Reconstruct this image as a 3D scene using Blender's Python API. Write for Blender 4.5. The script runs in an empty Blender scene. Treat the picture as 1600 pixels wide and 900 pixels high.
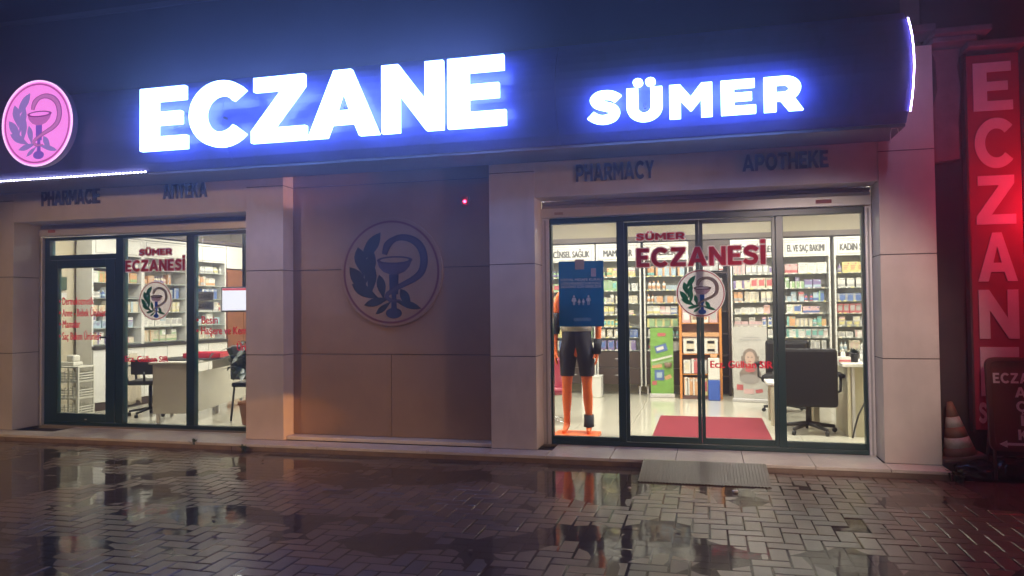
import bpy, bmesh, math, random
from mathutils import Vector, Matrix, noise
random.seed(11)
PI = math.pi
SC = bpy.context.scene
COL = SC.collection

# ------------------------------------------------------------------ camera
cd = bpy.data.cameras.new('camera'); cam = bpy.data.objects.new('camera', cd); COL.objects.link(cam)
YAW, PIT, ROL = .2522, .0270, -.0105
fw = Vector((-math.sin(YAW)*math.cos(PIT), math.cos(YAW)*math.cos(PIT), math.sin(PIT)))
r0 = Vector((math.cos(YAW), math.sin(YAW), 0)); u0 = r0.cross(fw)
rr = r0*math.cos(ROL)+u0*math.sin(ROL); uu = -r0*math.sin(ROL)+u0*math.cos(ROL)
M3 = Matrix((rr, uu, -fw)).transposed()
cam.matrix_world = Matrix.Translation((0, -7.2574, 1.3996)) @ M3.to_4x4()
cd.sensor_width = 36; cd.lens = 1173.24/1600*36; cd.clip_end = 500; cd.clip_start = .05
SC.camera = cam

# ------------------------------------------------------------------ world, lights, exposure
w = bpy.data.worlds.new('World'); SC.world = w; w.use_nodes = True
nt = w.node_tree; bg = nt.nodes['Background']
sky = nt.nodes.new('ShaderNodeTexSky'); sky.sky_type = 'NISHITA'; sky.sun_disc = False
sky.sun_elevation = math.radians(-4); sky.sun_rotation = math.radians(150)
mx = nt.nodes.new('ShaderNodeMixRGB'); mx.inputs[0].default_value = .8; mx.inputs[2].default_value = (.36, .21, .32, 1)
nt.links.new(sky.outputs[0], mx.inputs[1]); nt.links.new(mx.outputs[0], bg.inputs[0]); bg.inputs[1].default_value = .045
SC.view_settings.view_transform = 'Standard'; SC.view_settings.look = 'None'
SC.view_settings.exposure = 0; SC.view_settings.gamma = 1
SC.cycles.use_denoising = True
SC.cycles.max_bounces = 8; SC.cycles.transparent_max_bounces = 24
SC.cycles.sample_clamp_indirect = 4

def light(name, kind, loc, energy, color, size=.2, target=None, spot=None, sy=None):
    d = bpy.data.lights.new(name, kind); d.energy = energy; d.color = color
    if kind == 'AREA':
        d.size = size
        if sy: d.shape = 'RECTANGLE'; d.size_y = sy
    else: d.shadow_soft_size = size
    if spot: d.spot_size = math.radians(spot); d.spot_blend = .45
    o = bpy.data.objects.new(name, d); COL.objects.link(o); o.location = loc
    if target is not None: o.rotation_euler = (Vector(target)-Vector(loc)).to_track_quat('-Z', 'Y').to_euler()
    return o
# street lamps of the square behind and beside the camera
light('street_lamp_light', 'SPOT', (1.2, -6.2, 3.2), 1120, (1, .78, .66), .25, (.95, 0, 1.1), 25)
light('street_lamp_light', 'SPOT', (9.5, -4.2, 2.6), 1500, (1, .66, .42), .2, (-4.6, .1, .9), 22)
light('street_lamp_light', 'SPOT', (-8.5, -8, 4.0), 850, (1, .62, .34), .3, (-6.4, -.4, .3), 44)
light('street_lamp_light', 'SPOT', (1.5, -13, 5), 640, (1, .52, .22), .3, (-2.6, 0, -.3), 34)
light('sodium_lamp_light', 'SPOT', (5.5, -2.2, .9), 3600, (1, .40, .08), .03, (-4.43, .06, .20), 3.6)
light('sodium_lamp_light', 'SPOT', (5.5, -2.2, 2.2), 2200, (1, .40, .30), .03, (-4.43, .12, 2.86), 4.2)
# red light from an unseen source beside the vertical sign, out of frame
light('red_neon_light', 'POINT', (2.98, -.42, 2.25), 37, (1, .02, .06), .1)
# ceiling lights of the shop
for x in (-7.0, -5.2, -1.9, .2, 2.0):
    for y in (.82, 3.65):
        light('shop_ceiling_light', 'AREA', (x, y, 2.92), 88 if y < 1 else 60, (1, .97, .89), 1.1, (x, y, 0), sy=.4)

# ------------------------------------------------------------------ materials
MATS = {}
def mat(name, c, rough=.6, metal=0, var=0, vs=6, bump=0, bs=60, coat=0, spec=.5, emit=None, es=0, cr=.1):
    if name in MATS: return MATS[name]
    m = bpy.data.materials.new(name); m.use_nodes = True; n = m.node_tree; b = n.nodes['Principled BSDF']
    b.inputs['Base Color'].default_value = (*c, 1); b.inputs['Roughness'].default_value = rough; b.inputs['Metallic'].default_value = metal
    b.inputs['Coat Weight'].default_value = coat; b.inputs['Coat Roughness'].default_value = cr; b.inputs['Specular IOR Level'].default_value = spec
    if emit: b.inputs['Emission Color'].default_value = (*emit, 1); b.inputs['Emission Strength'].default_value = es
    if var or bump:
        tc = n.nodes.new('ShaderNodeTexCoord'); 
    if var:
        t = n.nodes.new('ShaderNodeTexNoise'); t.inputs['Scale'].default_value = vs; t.inputs['Detail'].default_value = 6; t.inputs['Roughness'].default_value = .6
        n.links.new(tc.outputs['Object'], t.inputs['Vector'])
        r = n.nodes.new('ShaderNodeMapRange'); r.inputs[1].default_value = .3; r.inputs[2].default_value = .7
        r.inputs[3].default_value = 1-var; r.inputs[4].default_value = 1+var*.6
        n.links.new(t.outputs[0], r.inputs[0])
        x = n.nodes.new('ShaderNodeVectorMath'); x.operation = 'SCALE'; x.inputs[0].default_value = c
        n.links.new(r.outputs[0], x.inputs['Scale']); n.links.new(x.outputs[0], b.inputs['Base Color'])
    if bump:
        t2 = n.nodes.new('ShaderNodeTexNoise'); t2.inputs['Scale'].default_value = bs; t2.inputs['Detail'].default_value = 4
        n.links.new(tc.outputs['Object'], t2.inputs['Vector'])
        bp = n.nodes.new('ShaderNodeBump'); bp.inputs['Strength'].default_value = bump; bp.inputs['Distance'].default_value = .01
        n.links.new(t2.outputs[0], bp.inputs['Height']); n.links.new(bp.outputs[0], b.inputs['Normal'])
        if coat: n.links.new(bp.outputs[0], b.inputs['Coat Normal'])
    MATS[name] = m; return m
def streaks(m, amt=.16, sx=9, sz=.9):
    n = m.node_tree; b = n.nodes['Principled BSDF']; l = b.inputs['Base Color'].links[0]; src = l.from_socket
    tc = n.nodes.new('ShaderNodeTexCoord'); mp = n.nodes.new('ShaderNodeMapping'); mp.inputs['Scale'].default_value = (sx, sx, sz)
    t = n.nodes.new('ShaderNodeTexNoise'); t.inputs['Scale'].default_value = 1; t.inputs['Detail'].default_value = 5; t.inputs['Roughness'].default_value = .7
    r = n.nodes.new('ShaderNodeMapRange'); r.inputs[1].default_value = .5; r.inputs[2].default_value = .75; r.inputs[3].default_value = 1; r.inputs[4].default_value = 1-amt*2
    x = n.nodes.new('ShaderNodeVectorMath'); x.operation = 'SCALE'
    n.links.new(tc.outputs['Object'], mp.inputs[0]); n.links.new(mp.outputs[0], t.inputs['Vector']); n.links.new(t.outputs[0], r.inputs[0])
    n.links.new(src, x.inputs[0]); n.links.new(r.outputs[0], x.inputs['Scale']); n.links.new(x.outputs[0], b.inputs['Base Color'])
def emis(name, c, s):
    if name in MATS: return MATS[name]
    m = bpy.data.materials.new(name); m.use_nodes = True; n = m.node_tree; n.nodes.clear()
    e = n.nodes.new('ShaderNodeEmission'); e.inputs[0].default_value = (*c, 1); e.inputs[1].default_value = s
    o = n.nodes.new('ShaderNodeOutputMaterial'); n.links.new(e.outputs[0], o.inputs[0]); MATS[name] = m; return m
def thin(name, tint, ior, rough, wave=0):
    m = bpy.data.materials.new(name); m.use_nodes = True; n = m.node_tree; n.nodes.clear()
    t = n.nodes.new('ShaderNodeBsdfTransparent'); t.inputs[0].default_value = (*tint, 1)
    g = n.nodes.new('ShaderNodeBsdfGlossy'); g.inputs['Roughness'].default_value = rough; g.inputs[0].default_value = (.95, .95, .95, 1)
    f = n.nodes.new('ShaderNodeFresnel'); f.inputs[0].default_value = ior
    x = n.nodes.new('ShaderNodeMixShader'); o = n.nodes.new('ShaderNodeOutputMaterial')
    n.links.new(f.outputs[0], x.inputs[0]); n.links.new(t.outputs[0], x.inputs[1]); n.links.new(g.outputs[0], x.inputs[2]); n.links.new(x.outputs[0], o.inputs[0])
    if wave:
        tc = n.nodes.new('ShaderNodeTexCoord'); z = n.nodes.new('ShaderNodeTexNoise'); z.inputs['Scale'].default_value = 9; z.inputs['Detail'].default_value = 3
        n.links.new(tc.outputs['Object'], z.inputs['Vector'])
        bp = n.nodes.new('ShaderNodeBump'); bp.inputs['Strength'].default_value = wave; bp.inputs['Distance'].default_value = .01
        n.links.new(z.outputs[0], bp.inputs['Height']); n.links.new(bp.outputs[0], g.inputs['Normal']); n.links.new(bp.outputs[0], f.inputs['Normal'])
    MATS[name] = m; return m

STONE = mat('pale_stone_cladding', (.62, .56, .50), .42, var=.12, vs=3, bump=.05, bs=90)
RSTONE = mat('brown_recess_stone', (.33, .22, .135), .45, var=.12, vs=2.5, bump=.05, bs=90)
JOINT = mat('dark_joint', (.08, .07, .07), .8)
TILE = mat('cream_step_tile', (.78, .72, .62), .3, var=.14, vs=5, bump=.04)
RISER = mat('step_riser', (.33, .24, .19), .4, var=.25, vs=8)
FASC = mat('navy_fascia_sheet', (.09, .10, .46), .34, var=.12, vs=1.5, bump=.02, bs=4, coat=.3, cr=.25)
SOFF = mat('fascia_soffit', (.10, .10, .15), .5, var=.1)
UPPER = mat('upper_wall_paint', (.035, .03, .07), .6, var=.2, vs=2)
GREEN = mat('dark_green_frame', (.012, .045, .045), .32)
ALU = mat('pale_aluminium', (.62, .60, .60), .4, metal=.25, var=.06)
def vinyl(name, c):
    m = bpy.data.materials.new(name); m.use_nodes = True; n = m.node_tree; n.nodes.clear()
    a = n.nodes.new('ShaderNodeBsdfDiffuse'); b = n.nodes.new('ShaderNodeBsdfTranslucent'); a.inputs[0].default_value = b.inputs[0].default_value = (*c, 1)
    x = n.nodes.new('ShaderNodeMixShader'); x.inputs[0].default_value = .8; o = n.nodes.new('ShaderNodeOutputMaterial')
    n.links.new(a.outputs[0], x.inputs[1]); n.links.new(b.outputs[0], x.inputs[2]); n.links.new(x.outputs[0], o.inputs[0]); MATS[name] = m; return m
GLASS = thin('shop_glass', (.95, .96, .94), 1.28, .01)
WATER = thin('puddle_water', (.80, .76, .72), 1.40, .06, wave=.10)
_n = WATER.node_tree; _x = [q for q in _n.nodes if q.type == 'MIX_SHADER'][0]; _t = [q for q in _n.nodes if q.type == 'BSDF_TRANSPARENT'][0]
_d = _n.nodes.new('ShaderNodeBsdfDiffuse'); _d.inputs[0].default_value = (.17, .12, .085, 1); _y = _n.nodes.new('ShaderNodeMixShader'); _y.inputs[0].default_value = .6
_n.links.new(_t.outputs[0], _y.inputs[1]); _n.links.new(_d.outputs[0], _y.inputs[2]); _n.links.new(_y.outputs[0], _x.inputs[1])
FLOOR = mat('shop_floor_tile', (.60, .57, .47), .12, var=.05, vs=3)
WALLC = mat('shop_wall_cream', (.62, .55, .40), .7, var=.04)
CEIL = mat('shop_ceiling_white', (.7, .68, .6), .8)
WHITE = mat('white_laminate', (.74, .73, .69), .4, var=.03)
BACKP = mat('cabinet_back_panel', (.62, .62, .57), .6)
BROWN = mat('dark_brown_wood', (.055, .032, .024), .45, var=.2, vs=12)
SHELFG = mat('glass_shelf', (.34, .38, .35), .2)
RED = vinyl('red_vinyl', (.92, .08, .15))
WVIN = vinyl('white_vinyl', (.85, .74, .76))
NAVY = mat('navy_lettering', (.022, .026, .10), .5)
BLACK = mat('black_plastic', (.012, .012, .014), .4)
LEATHER = mat('black_leather', (.009, .007, .008), .5, bump=.15, bs=40, spec=.25)
CHROME = mat('chrome', (.6, .6, .6), .15, metal=1)
ORANGE = mat('orange_mannequin', (.85, .17, .04), .38)
TEXTD = mat('dark_print', (.05, .05, .05), .6)

streaks(STONE, .05, 5, .8); streaks(RSTONE, .05, 5, .8); streaks(FASC, .12, 5, .6)
# ------------------------------------------------------------------ object helpers
def tag(o, label=None, cat=None, group=None, kind=None):
    if label: o['label'] = label
    if cat: o['category'] = cat
    if group: o['group'] = group
    if kind: o['kind'] = kind
    return o
def empty(name, loc=(0, 0, 0), rz=0, label=None, cat=None, group=None):
    o = bpy.data.objects.new(name, None); COL.objects.link(o); o.location = loc; o.rotation_euler = (0, 0, rz)
    o.empty_display_size = .1
    return tag(o, label, cat, group)
class MB:
    def __init__(s): s.v = []; s.f = []; s.mi = []; s.mats = []; s.sm = []
    def _m(s, m):
        if m is None: return 0
        if m not in s.mats: s.mats.append(m)
        return s.mats.index(m)
    def add(s, vs, fs, m=None, smooth=False):
        k = len(s.v); s.v += [tuple(v) for v in vs]; i = s._m(m)
        for f in fs: s.f.append([a+k for a in f]); s.mi.append(i); s.sm.append(smooth)
        return s
    def box(s, x0, x1, y0, y1, z0, z1, m=None, b=0):
        if b:
            # chamfered box
            bm = bmesh.new(); bmesh.ops.create_cube(bm, size=1)
            for v in bm.verts: v.co = Vector(((x0+x1)/2+v.co.x*(x1-x0), (y0+y1)/2+v.co.y*(y1-y0), (z0+z1)/2+v.co.z*(z1-z0)))
            bmesh.ops.bevel(bm, geom=bm.edges[:], offset=b, segments=2, affect='EDGES', profile=.5)
            bm.verts.index_update(); s.add([v.co for v in bm.verts], [[v.index for v in f.verts] for f in bm.faces], m); bm.free(); return s
        return s.add([(x0,y0,z0),(x1,y0,z0),(x1,y1,z0),(x0,y1,z0),(x0,y0,z1),(x1,y0,z1),(x1,y1,z1),(x0,y1,z1)],
              [(0,3,2,1),(4,5,6,7),(0,1,5,4),(1,2,6,5),(2,3,7,6),(3,0,4,7)], m)
    def tube(s, pts, rad, m=None, n=8, caps=True):
        pts = [Vector(p) for p in pts]; rads = rad if isinstance(rad, (list, tuple)) else [rad]*len(pts)
        vs = []; fs = []; up = None
        for i, p in enumerate(pts):
            t = (pts[min(i+1, len(pts)-1)]-pts[max(i-1, 0)]).normalized()
            if up is None: up = Vector((0, 0, 1)) if abs(t.z) < .9 else Vector((1, 0, 0))
            a = t.cross(up).normalized(); b_ = a.cross(t).normalized(); up = b_
            for k in range(n):
                q = 2*PI*k/n; vs.append(p+(a*math.cos(q)+b_*math.sin(q))*rads[i])
        for i in range(len(pts)-1):
            for k in range(n): fs.append((i*n+k, i*n+(k+1) % n, (i+1)*n+(k+1) % n, (i+1)*n+k))
        if caps: fs.append(tuple(range(n))[::-1]); fs.append(tuple(range((len(pts)-1)*n, len(pts)*n)))
        return s.add(vs, fs, m, True)
    def lathe(s, c, prof, m=None, n=20):
        vs = []; fs = []
        for r, z in prof:
            for k in range(n): q = 2*PI*k/n; vs.append((c[0]+r*math.cos(q), c[1]+r*math.sin(q), c[2]+z))
        for i in range(len(prof)-1):
            for k in range(n): fs.append((i*n+k, i*n+(k+1) % n, (i+1)*n+(k+1) % n, (i+1)*n+k))
        fs.append(tuple(range(n))[::-1]); fs.append(tuple(range((len(prof)-1)*n, len(prof)*n)))
        return s.add(vs, fs, m, True)
    def prism(s, pts, y0, y1, m=None):   # outline in (x, z), extruded from y0 (front) to y1; convex or mild concave
        n = len(pts); return s.add([(x, y0, z) for x, z in pts]+[(x, y1, z) for x, z in pts],
            [tuple(range(n)), tuple(range(n, 2*n))[::-1]]+[(i, i+n, (i+1) % n+n, (i+1) % n) for i in range(n)], m)
    def build(s, name, m=None, parent=None, loc=None, rot=None):
        me = bpy.data.meshes.new(name); me.from_pydata(s.v, [], s.f)
        ml = s.mats if s.mats else [m]
        for q in ml: me.materials.append(q if q is not None else m)
        me.polygons.foreach_set('material_index', s.mi); me.polygons.foreach_set('use_smooth', s.sm)
        me.update()
        bm = bmesh.new(); bm.from_mesh(me); bmesh.ops.recalc_face_normals(bm, faces=bm.faces); bm.to_mesh(me); bm.free()
        o = bpy.data.objects.new(name, me); COL.objects.link(o)
        if parent: o.parent = parent
        if loc: o.location = loc
        if rot: o.rotation_euler = rot
        return o
def meshobj(name, me, parent=None):
    o = bpy.data.objects.new(name, me); COL.objects.link(o)
    if parent: o.parent = parent
    return o
def copy_tree(o, parent=None):
    c = o.copy(); COL.objects.link(c); c.parent = parent
    for ch in o.children: copy_tree(ch, c)
    return c

# ------------------------------------------------------------------ bold lettering drawn as outlines (unit cap height)
def arc(cx, cy, rx, ry, a0, a1, n=14): return [(cx+rx*math.cos(math.radians(a0+(a1-a0)*i/n)), cy+ry*math.sin(math.radians(a0+(a1-a0)*i/n))) for i in range(n+1)]
def dots(cx, r=.105, d=.15): return [arc(cx-d, 1.20, r, r, 0, 330, 11), arc(cx+d, 1.20, r, r, 0, 330, 11)]
def sstroke():
    P = [(.69,.76),(.56,.86),(.38,.895),(.22,.86),(.135,.74),(.19,.62),(.37,.535),(.55,.455),(.62,.33),(.55,.17),(.37,.105),(.19,.135),(.03,.25)]
    pts = []
    for i in range(len(P)-1):
        a, b, c, d = [Vector(P[max(0, min(len(P)-1, k))]) for k in (i-1, i, i+1, i+2)]
        for j in range(4):
            t = j/4; pts.append(.5*((2*b)+(c-a)*t+(2*a-5*b+4*c-d)*t*t+(3*b-a-3*c+d)*t**3))
    pts.append(Vector(P[-1])); L = []; R = []
    for i, p in enumerate(pts):
        t = (pts[min(i+1, len(pts)-1)]-pts[max(0, i-1)]).normalized(); n = Vector((-t.y, t.x)); h = .112
        L.append(tuple(p+n*h)); R.append(tuple(p-n*h))
    return L+R[::-1]
def G(ch):
    V = .24
    if ch == 'E': return .68, [[(0,0),(0,1),(.66,1),(.66,.8),(V,.8),(V,.6),(.6,.6),(.6,.41),(V,.41),(V,.2),(.68,.2),(.68,0)]]
    if ch == 'C' or ch == 'Ç':
        c = [arc(.5,.5,.5,.52,42,318,26)+arc(.5,.5,.26,.3,318,42,26)]
        if ch == 'Ç': c.append([(.45,-.03),(.56,-.03),(.55,-.1),(.62,-.17),(.58,-.27),(.4,-.29),(.4,-.22),(.5,-.2),(.5,-.15),(.44,-.12)])
        return .9, c
    if ch == 'Z': return .8, [[(0,0),(0,.17),(.47,.8),(.04,.8),(.04,1),(.78,1),(.78,.83),(.31,.2),(.8,.2),(.8,0)]]
    if ch == 'A': return 1.0, [[(0,0),(.38,1),(.62,1),(1,0),(.74,0),(.67,.19),(.33,.19),(.26,0)], [(.5,.72),(.605,.38),(.395,.38)]]
    if ch == 'N': return .84, [[(0,0),(0,1),(.22,1),(.61,.42),(.61,1),(.84,1),(.84,0),(.62,0),(.23,.58),(.23,0)]]
    if ch == 'S': return .74, [sstroke()]
    if ch in 'UÜ':
        c = [[(0,1),(V,1)]+arc(.41,.42,.17,.22,180,360,10)+[(.58,1),(.82,1)]+arc(.41,.42,.41,.44,0,-180,16)]
        return .82, c+(dots(.41) if ch == 'Ü' else [])
    if ch == 'M': return .98, [[(0,0),(0,1),(.23,1),(.49,.58),(.75,1),(.98,1),(.98,0),(.75,0),(.75,.6),(.5,.22),(.48,.22),(.23,.6),(.23,0)]]
    if ch in 'RP':
        o = [(0,0),(0,1)]+arc(.45,.66,.34,.34,90,-90,14)
        if ch == 'R': return .82, [[(0,0),(0,1)]+arc(.45,.66,.34,.34,90,-58,12)+[(.82,0),(.55,0),(.37,.32),(V,.32),(V,0)], [(V,.8)]+arc(.43,.66,.13,.14,90,-90,8)+[(V,.52)]]
        return .79, [o+[(V,.32),(V,0)], [(V,.8)]+arc(.43,.66,.13,.14,90,-90,8)+[(V,.52)]]
    if ch == 'H': return .82, [[(0,0),(0,1),(V,1),(V,.61),(.58,.61),(.58,1),(.82,1),(.82,0),(.58,0),(.58,.4),(V,.4),(V,0)]]
    if ch in 'Iİ': return V, [[(0,0),(0,1),(V,1),(V,0)]]+([[(0,1.1),(0,1.3),(V,1.3),(V,1.1)]] if ch == 'İ' else [])
    if ch == 'Y': return .86, [[(.31,0),(.31,.4),(0,1),(.26,1),(.43,.63),(.6,1),(.86,1),(.55,.4),(.55,0)]]
    if ch == 'T': return .74, [[(.25,0),(.25,.8),(0,.8),(0,1),(.74,1),(.74,.8),(.49,.8),(.49,0)]]
    if ch == 'K': return .86, [[(0,0),(0,1),(V,1),(V,.62),(.56,1),(.84,1),(.46,.58),(.86,0),(.58,0),(.33,.42),(V,.32),(V,0)]]
    if ch == 'O': return .98, [arc(.49,.5,.49,.52,0,353,34), arc(.49,.5,.25,.3,0,350,26)]
    if ch == 'П': return .8, [[(0,0),(0,1),(.8,1),(.8,0),(.56,0),(.56,.8),(V,.8),(V,0)]]
    return .35, []
def contours_mesh(name, cs, depth, m, bev=0):
    """closed outlines in the XZ plane, front at y=0, back at y=depth"""
    c = bpy.data.curves.new(name, 'CURVE'); c.dimensions = '2D'; c.fill_mode = 'BOTH'; c.extrude = depth/2-bev
    c.bevel_depth = bev; c.bevel_resolution = 1
    for pts in cs:
        s = c.splines.new('POLY'); s.points.add(len(pts)-1)
        for i, (x, y) in enumerate(pts): s.points[i].co = (x, y, 0, 1)
        s.use_cyclic_u = True
    o = bpy.data.objects.new(name, c); COL.objects.link(o)
    me = bpy.data.meshes.new_from_object(o.evaluated_get(bpy.context.evaluated_depsgraph_get()))
    bpy.data.objects.remove(o); bpy.data.curves.remove(c)
    me.transform(Matrix.Translation((0, depth/2, 0)) @ Matrix.Rotation(PI/2, 4, 'X'))
    me.name = name; me.materials.clear(); me.materials.append(m); return me
def word(name, s, x0, x1, z0, z1, y, depth, m, parent, gap=.09, shear=0, bev=0):
    cs = []; x = 0
    for ch in s:
        wd, c = G(ch); cs += [[(px+x, pz) for px, pz in k] for k in c]; x += wd+(gap if c else 0)
    x -= gap
    sx = (x1-x0)/x; sz = z1-z0
    me = contours_mesh(name, [[(px*sx, pz*sz) for px, pz in k] for k in cs], depth, m, bev)
    o = meshobj(name, me, parent); o.location = (x0, y, z0); return o
def thin_text(name, s, x0, x1, z0, z1, y, m, parent, bold=.012, depth=.001, cap=True):
    """print in the built-in face, fattened with shifted copies; fitted to the given width"""
    c = bpy.data.curves.new(name, 'FONT'); c.body = s; c.size = 1; c.resolution_u = 3
    o = bpy.data.objects.new(name, c); COL.objects.link(o)
    me = bpy.data.meshes.new_from_object(o.evaluated_get(bpy.context.evaluated_depsgraph_get()))
    bpy.data.objects.remove(o); bpy.data.curves.remove(c)
    xs = [v.co.x for v in me.vertices]
    hz = .70
    sx = (x1-x0)/max(.01, max(xs)-min(xs)); sz = (z1-z0)/hz; mn = min(xs)
    mb = MB(); offs = [(0, 0)] if not bold else [(0, 0), (bold, .0), (-bold, 0), (0, bold*.7)]
    for k, (dx, dz) in enumerate(offs):
        mb.add([((v.co.x-mn+dx)*sx, -.0003*k, (v.co.y+dz)*sz) for v in me.vertices], [list(p.vertices) for p in me.polygons], m)
    bpy.data.meshes.remove(me)
    ob = mb.build(name, m, parent); ob.location = (x0, y, z0); return ob

# ------------------------------------------------------------------ pharmacy emblem
LEAVES = [(-.25,.68,-.57,.25,.11),(-.65,.42,-.56,0,.11),(-.36,.32,-.5,-.15,.1),(-.79,.05,-.5,-.33,.11),(-.73,-.25,-.30,-.47,.1),
          (-.35,.07,-.42,-.40,.08),(-.22,-.1,-.15,-.45,.08),(-.48,-.60,-.07,-.50,.07),(-.27,-.76,-.03,-.58,.05),(.22,-.36,.38,-.62,.08),(.54,-.67,.12,-.55,.06)]
def emblem(parent, c, R, y, pal, thick=.002, disc_t=.004, LW=1.0):
    """parts: disc, ring, laurel, cup, snake; c=(x,z)"""
    cx, cz = c
    o = meshobj('disc', contours_mesh('disc', [arc(0,0,R,R,0,356,70)], disc_t, pal['disc'], 0), parent); o.location = (cx, y, cz)
    e = .0012
    o = meshobj('ring', contours_mesh('ring', [arc(0,0,.965*R,.965*R,0,356,70), arc(0,0,.925*R,.925*R,0,356,70)], thick, pal['ring']), parent); o.location = (cx, y-e-thick, cz)
    lv = []
    for i, (tx, ty, bx, by, wd) in enumerate(LEAVES):
        t = Vector((tx, ty)); b = Vector((bx, by)); t, b = t+(t-b)*.16, b-(t-b)*.2; d = b-t; n = Vector((-d.y, d.x)).normalized()
        a = [t+d*u+n*wd*math.sin(PI*u**.75)**1.35*LW for u in (0,.15,.3,.45,.6,.8,1)]; bb = [t+d*u-n*wd*math.sin(PI*u**.75)**1.35*LW for u in (.8,.6,.45,.3,.15)]
        lv.append((a+bb, i))
    mb = MB()
    for pts, i in lv:
        yy = -(i % 4)*.0004
        mb.prism([(p.x*R, p.y*R) for p in pts], yy-thick, yy, pal['leaf'])
    mb.build('laurel', pal['leaf'], parent, (cx, y-e, cz))
    mb = MB()
    S = lambda L: [(a*R, b*R) for a, b in L]
    mb.prism(S([(-.27,.22),(-.24,.1),(-.14,0),(.0,-.05),(.14,-.05),(.28,0),(.38,.1),(.43,.22)]), -thick, 0, pal['bowl'])
    mb.prism(S(arc(.08,.22,.36,.075,0,345,24)), -thick-.0012, -.0012, pal['rim'])
    mb.prism(S(arc(.08,.22,.29,.045,0,345,24)), -thick-.0022, -.0022, pal['disc'])
    mb.prism(S([(-.03,-.05),(.16,-.05),(.15,-.42),(-.02,-.42)]), -thick-.0008, -.0006, pal['stem'])
    mb.prism(S([(.02,-.42),(.11,-.42),(.12,-.68),(.01,-.68)]), -thick-.0008, -.0006, pal['stem'])
    mb.prism(S(arc(.06,-.77,.16,.1,0,345,24)), -thick-.0014, -.0006, pal['stem'])
    mb.build('cup', pal['stem'], parent, (cx, y-e, cz))
    P = [(-.12,.33),(-.06,.5),(.08,.61),(.27,.64),(.48,.57),(.62,.42),(.67,.2),(.62,0),(.48,-.13),(.25,-.24),(.05,-.34),(-.08,-.44),(.0,-.53),(.2,-.53)]
    wd = [.05,.075,.055,.06,.07,.075,.075,.07,.06,.05,.045,.04,.035,.012]
    pts = []; ws = []
    for i in range(len(P)-1):
        a, b, c_, d = [Vector(P[max(0, min(len(P)-1, k))]) for k in (i-1, i, i+1, i+2)]
        for j in range(4):
            t = j/4; pts.append(.5*((2*b)+(c_-a)*t+(2*a-5*b+4*c_-d)*t*t+(3*b-a-3*c_+d)*t**3)); ws.append(wd[i]*(1-t)+wd[i+1]*t)
    pts.append(Vector(P[-1])); ws.append(.01)
    def rib(k, yy, m):
        mb = snake; vs = []
        for i, p in enumerate(pts):
            t = (pts[min(i+1, len(pts)-1)]-pts[max(0, i-1)]).normalized(); n = Vector((-t.y, t.x))
            for sgn in (1, -1): q = p+n*ws[i]*k*sgn; vs.append((q.x*R, yy, q.y*R))
        mb.add(vs, [(2*i, 2*i+1, 2*i+3, 2*i+2) for i in range(len(pts)-1)], m)
    snake = MB(); rib(1, -thick-.0018, pal['snake']); rib(.62, -thick-.0026, pal['belly'])
    snake.build('snake', pal['snake'], parent, (cx, y-e, cz))

# ------------------------------------------------------------------ ground: base sheet, paving stones, puddles
GZ = -.07
BASE = mat('wet_sand_joints', (.12, .09, .07), .25, var=.3, vs=30)
MB().add([(-60,-70,GZ-.014),(60,-70,GZ-.014),(60,8,GZ-.014),(-60,8,GZ-.014)], [(0,1,2,3)]).build('ground', BASE)['kind'] = 'structure'
PAV = mat('wet_paving_stone', (.18, .112, .066), .38, var=.3, vs=1.7, bump=.16, bs=110, coat=.75, cr=.15)
PAV2 = mat('wet_paving_stone_dark', (.13, .09, .064), .4, var=.3, vs=2.1, bump=.2, bs=110, coat=.7, cr=.2)
PAV3 = mat('wet_paving_stone_worn', (.21, .135, .085), .36, var=.3, vs=2.6, bump=.18, bs=120, coat=.75, cr=.15)
bw = .112; mb = MB(); CLR = random.Random(5)
def lowh(x, y): return noise.noise(Vector((x*.55, y*.8, 3.1)))*.007 + noise.noise(Vector((x*1.9, y*2.6, 8)))*.0045
def paver(x0, x1, y0, y1):
    g = .0035; c = .006; x0 += g; x1 -= g; y0 += g; y1 -= g
    cx, cy = (x0+x1)/2, (y0+y1)/2
    h = GZ+random.uniform(-.0004, .0004); tx = random.gauss(0, .0035); ty = random.gauss(0, .0035)
    if random.random() < .008: h -= .008
    vs = []
    for (ins, dz) in ((0, -.012), (0, -.004), (c, 0)):
        for (px, py) in ((x0+ins, y0+ins), (x1-ins, y0+ins), (x1-ins, y1-ins), (x0+ins, y1-ins)):
            vs.append((px, py, h+lowh(px, py)+dz+(px-cx)*tx+(py-cy)*ty))
    fs = [(8,9,10,11)]+[(a*4+i, a*4+(i+1)%4, a*4+4+(i+1)%4, a*4+4+i) for a in (0,1) for i in range(4)]
    mb.add(vs, fs, random.choices([PAV, PAV2, PAV3], [5, 3, 2])[0])
XA, XB, YA, YB = -10.5, 5.2, -5.6, -.262
for i in range(-220, 220):
    for j in range(-60, 60):
        ox, oy = i+4*j, -i
        for (a, b, c_, d) in ((0,2,0,1),(2,3,0,2)):
            x0, x1, y0, y1 = (ox+a)*bw, (ox+b)*bw, (oy+c_)*bw-.3, (oy+d)*bw-.3
            x0, x1, y0, y1 = max(x0, XA), min(x1, XB), max(y0, YA), min(y1, YB)
            if x1-x0 > .02 and y1-y0 > .02: paver(x0, x1, y0, y1)
# strip in front of the neighbouring house
mb.build('paving', PAV)['kind'] = 'structure'
WL = GZ-.0006
MB().add([(XA,YA,WL),(XB,YA,WL),(XB,YB,WL),(XA,YB,WL)], [(0,1,2,3)]).build('puddle_water', WATER)['kind'] = 'structure'

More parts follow.
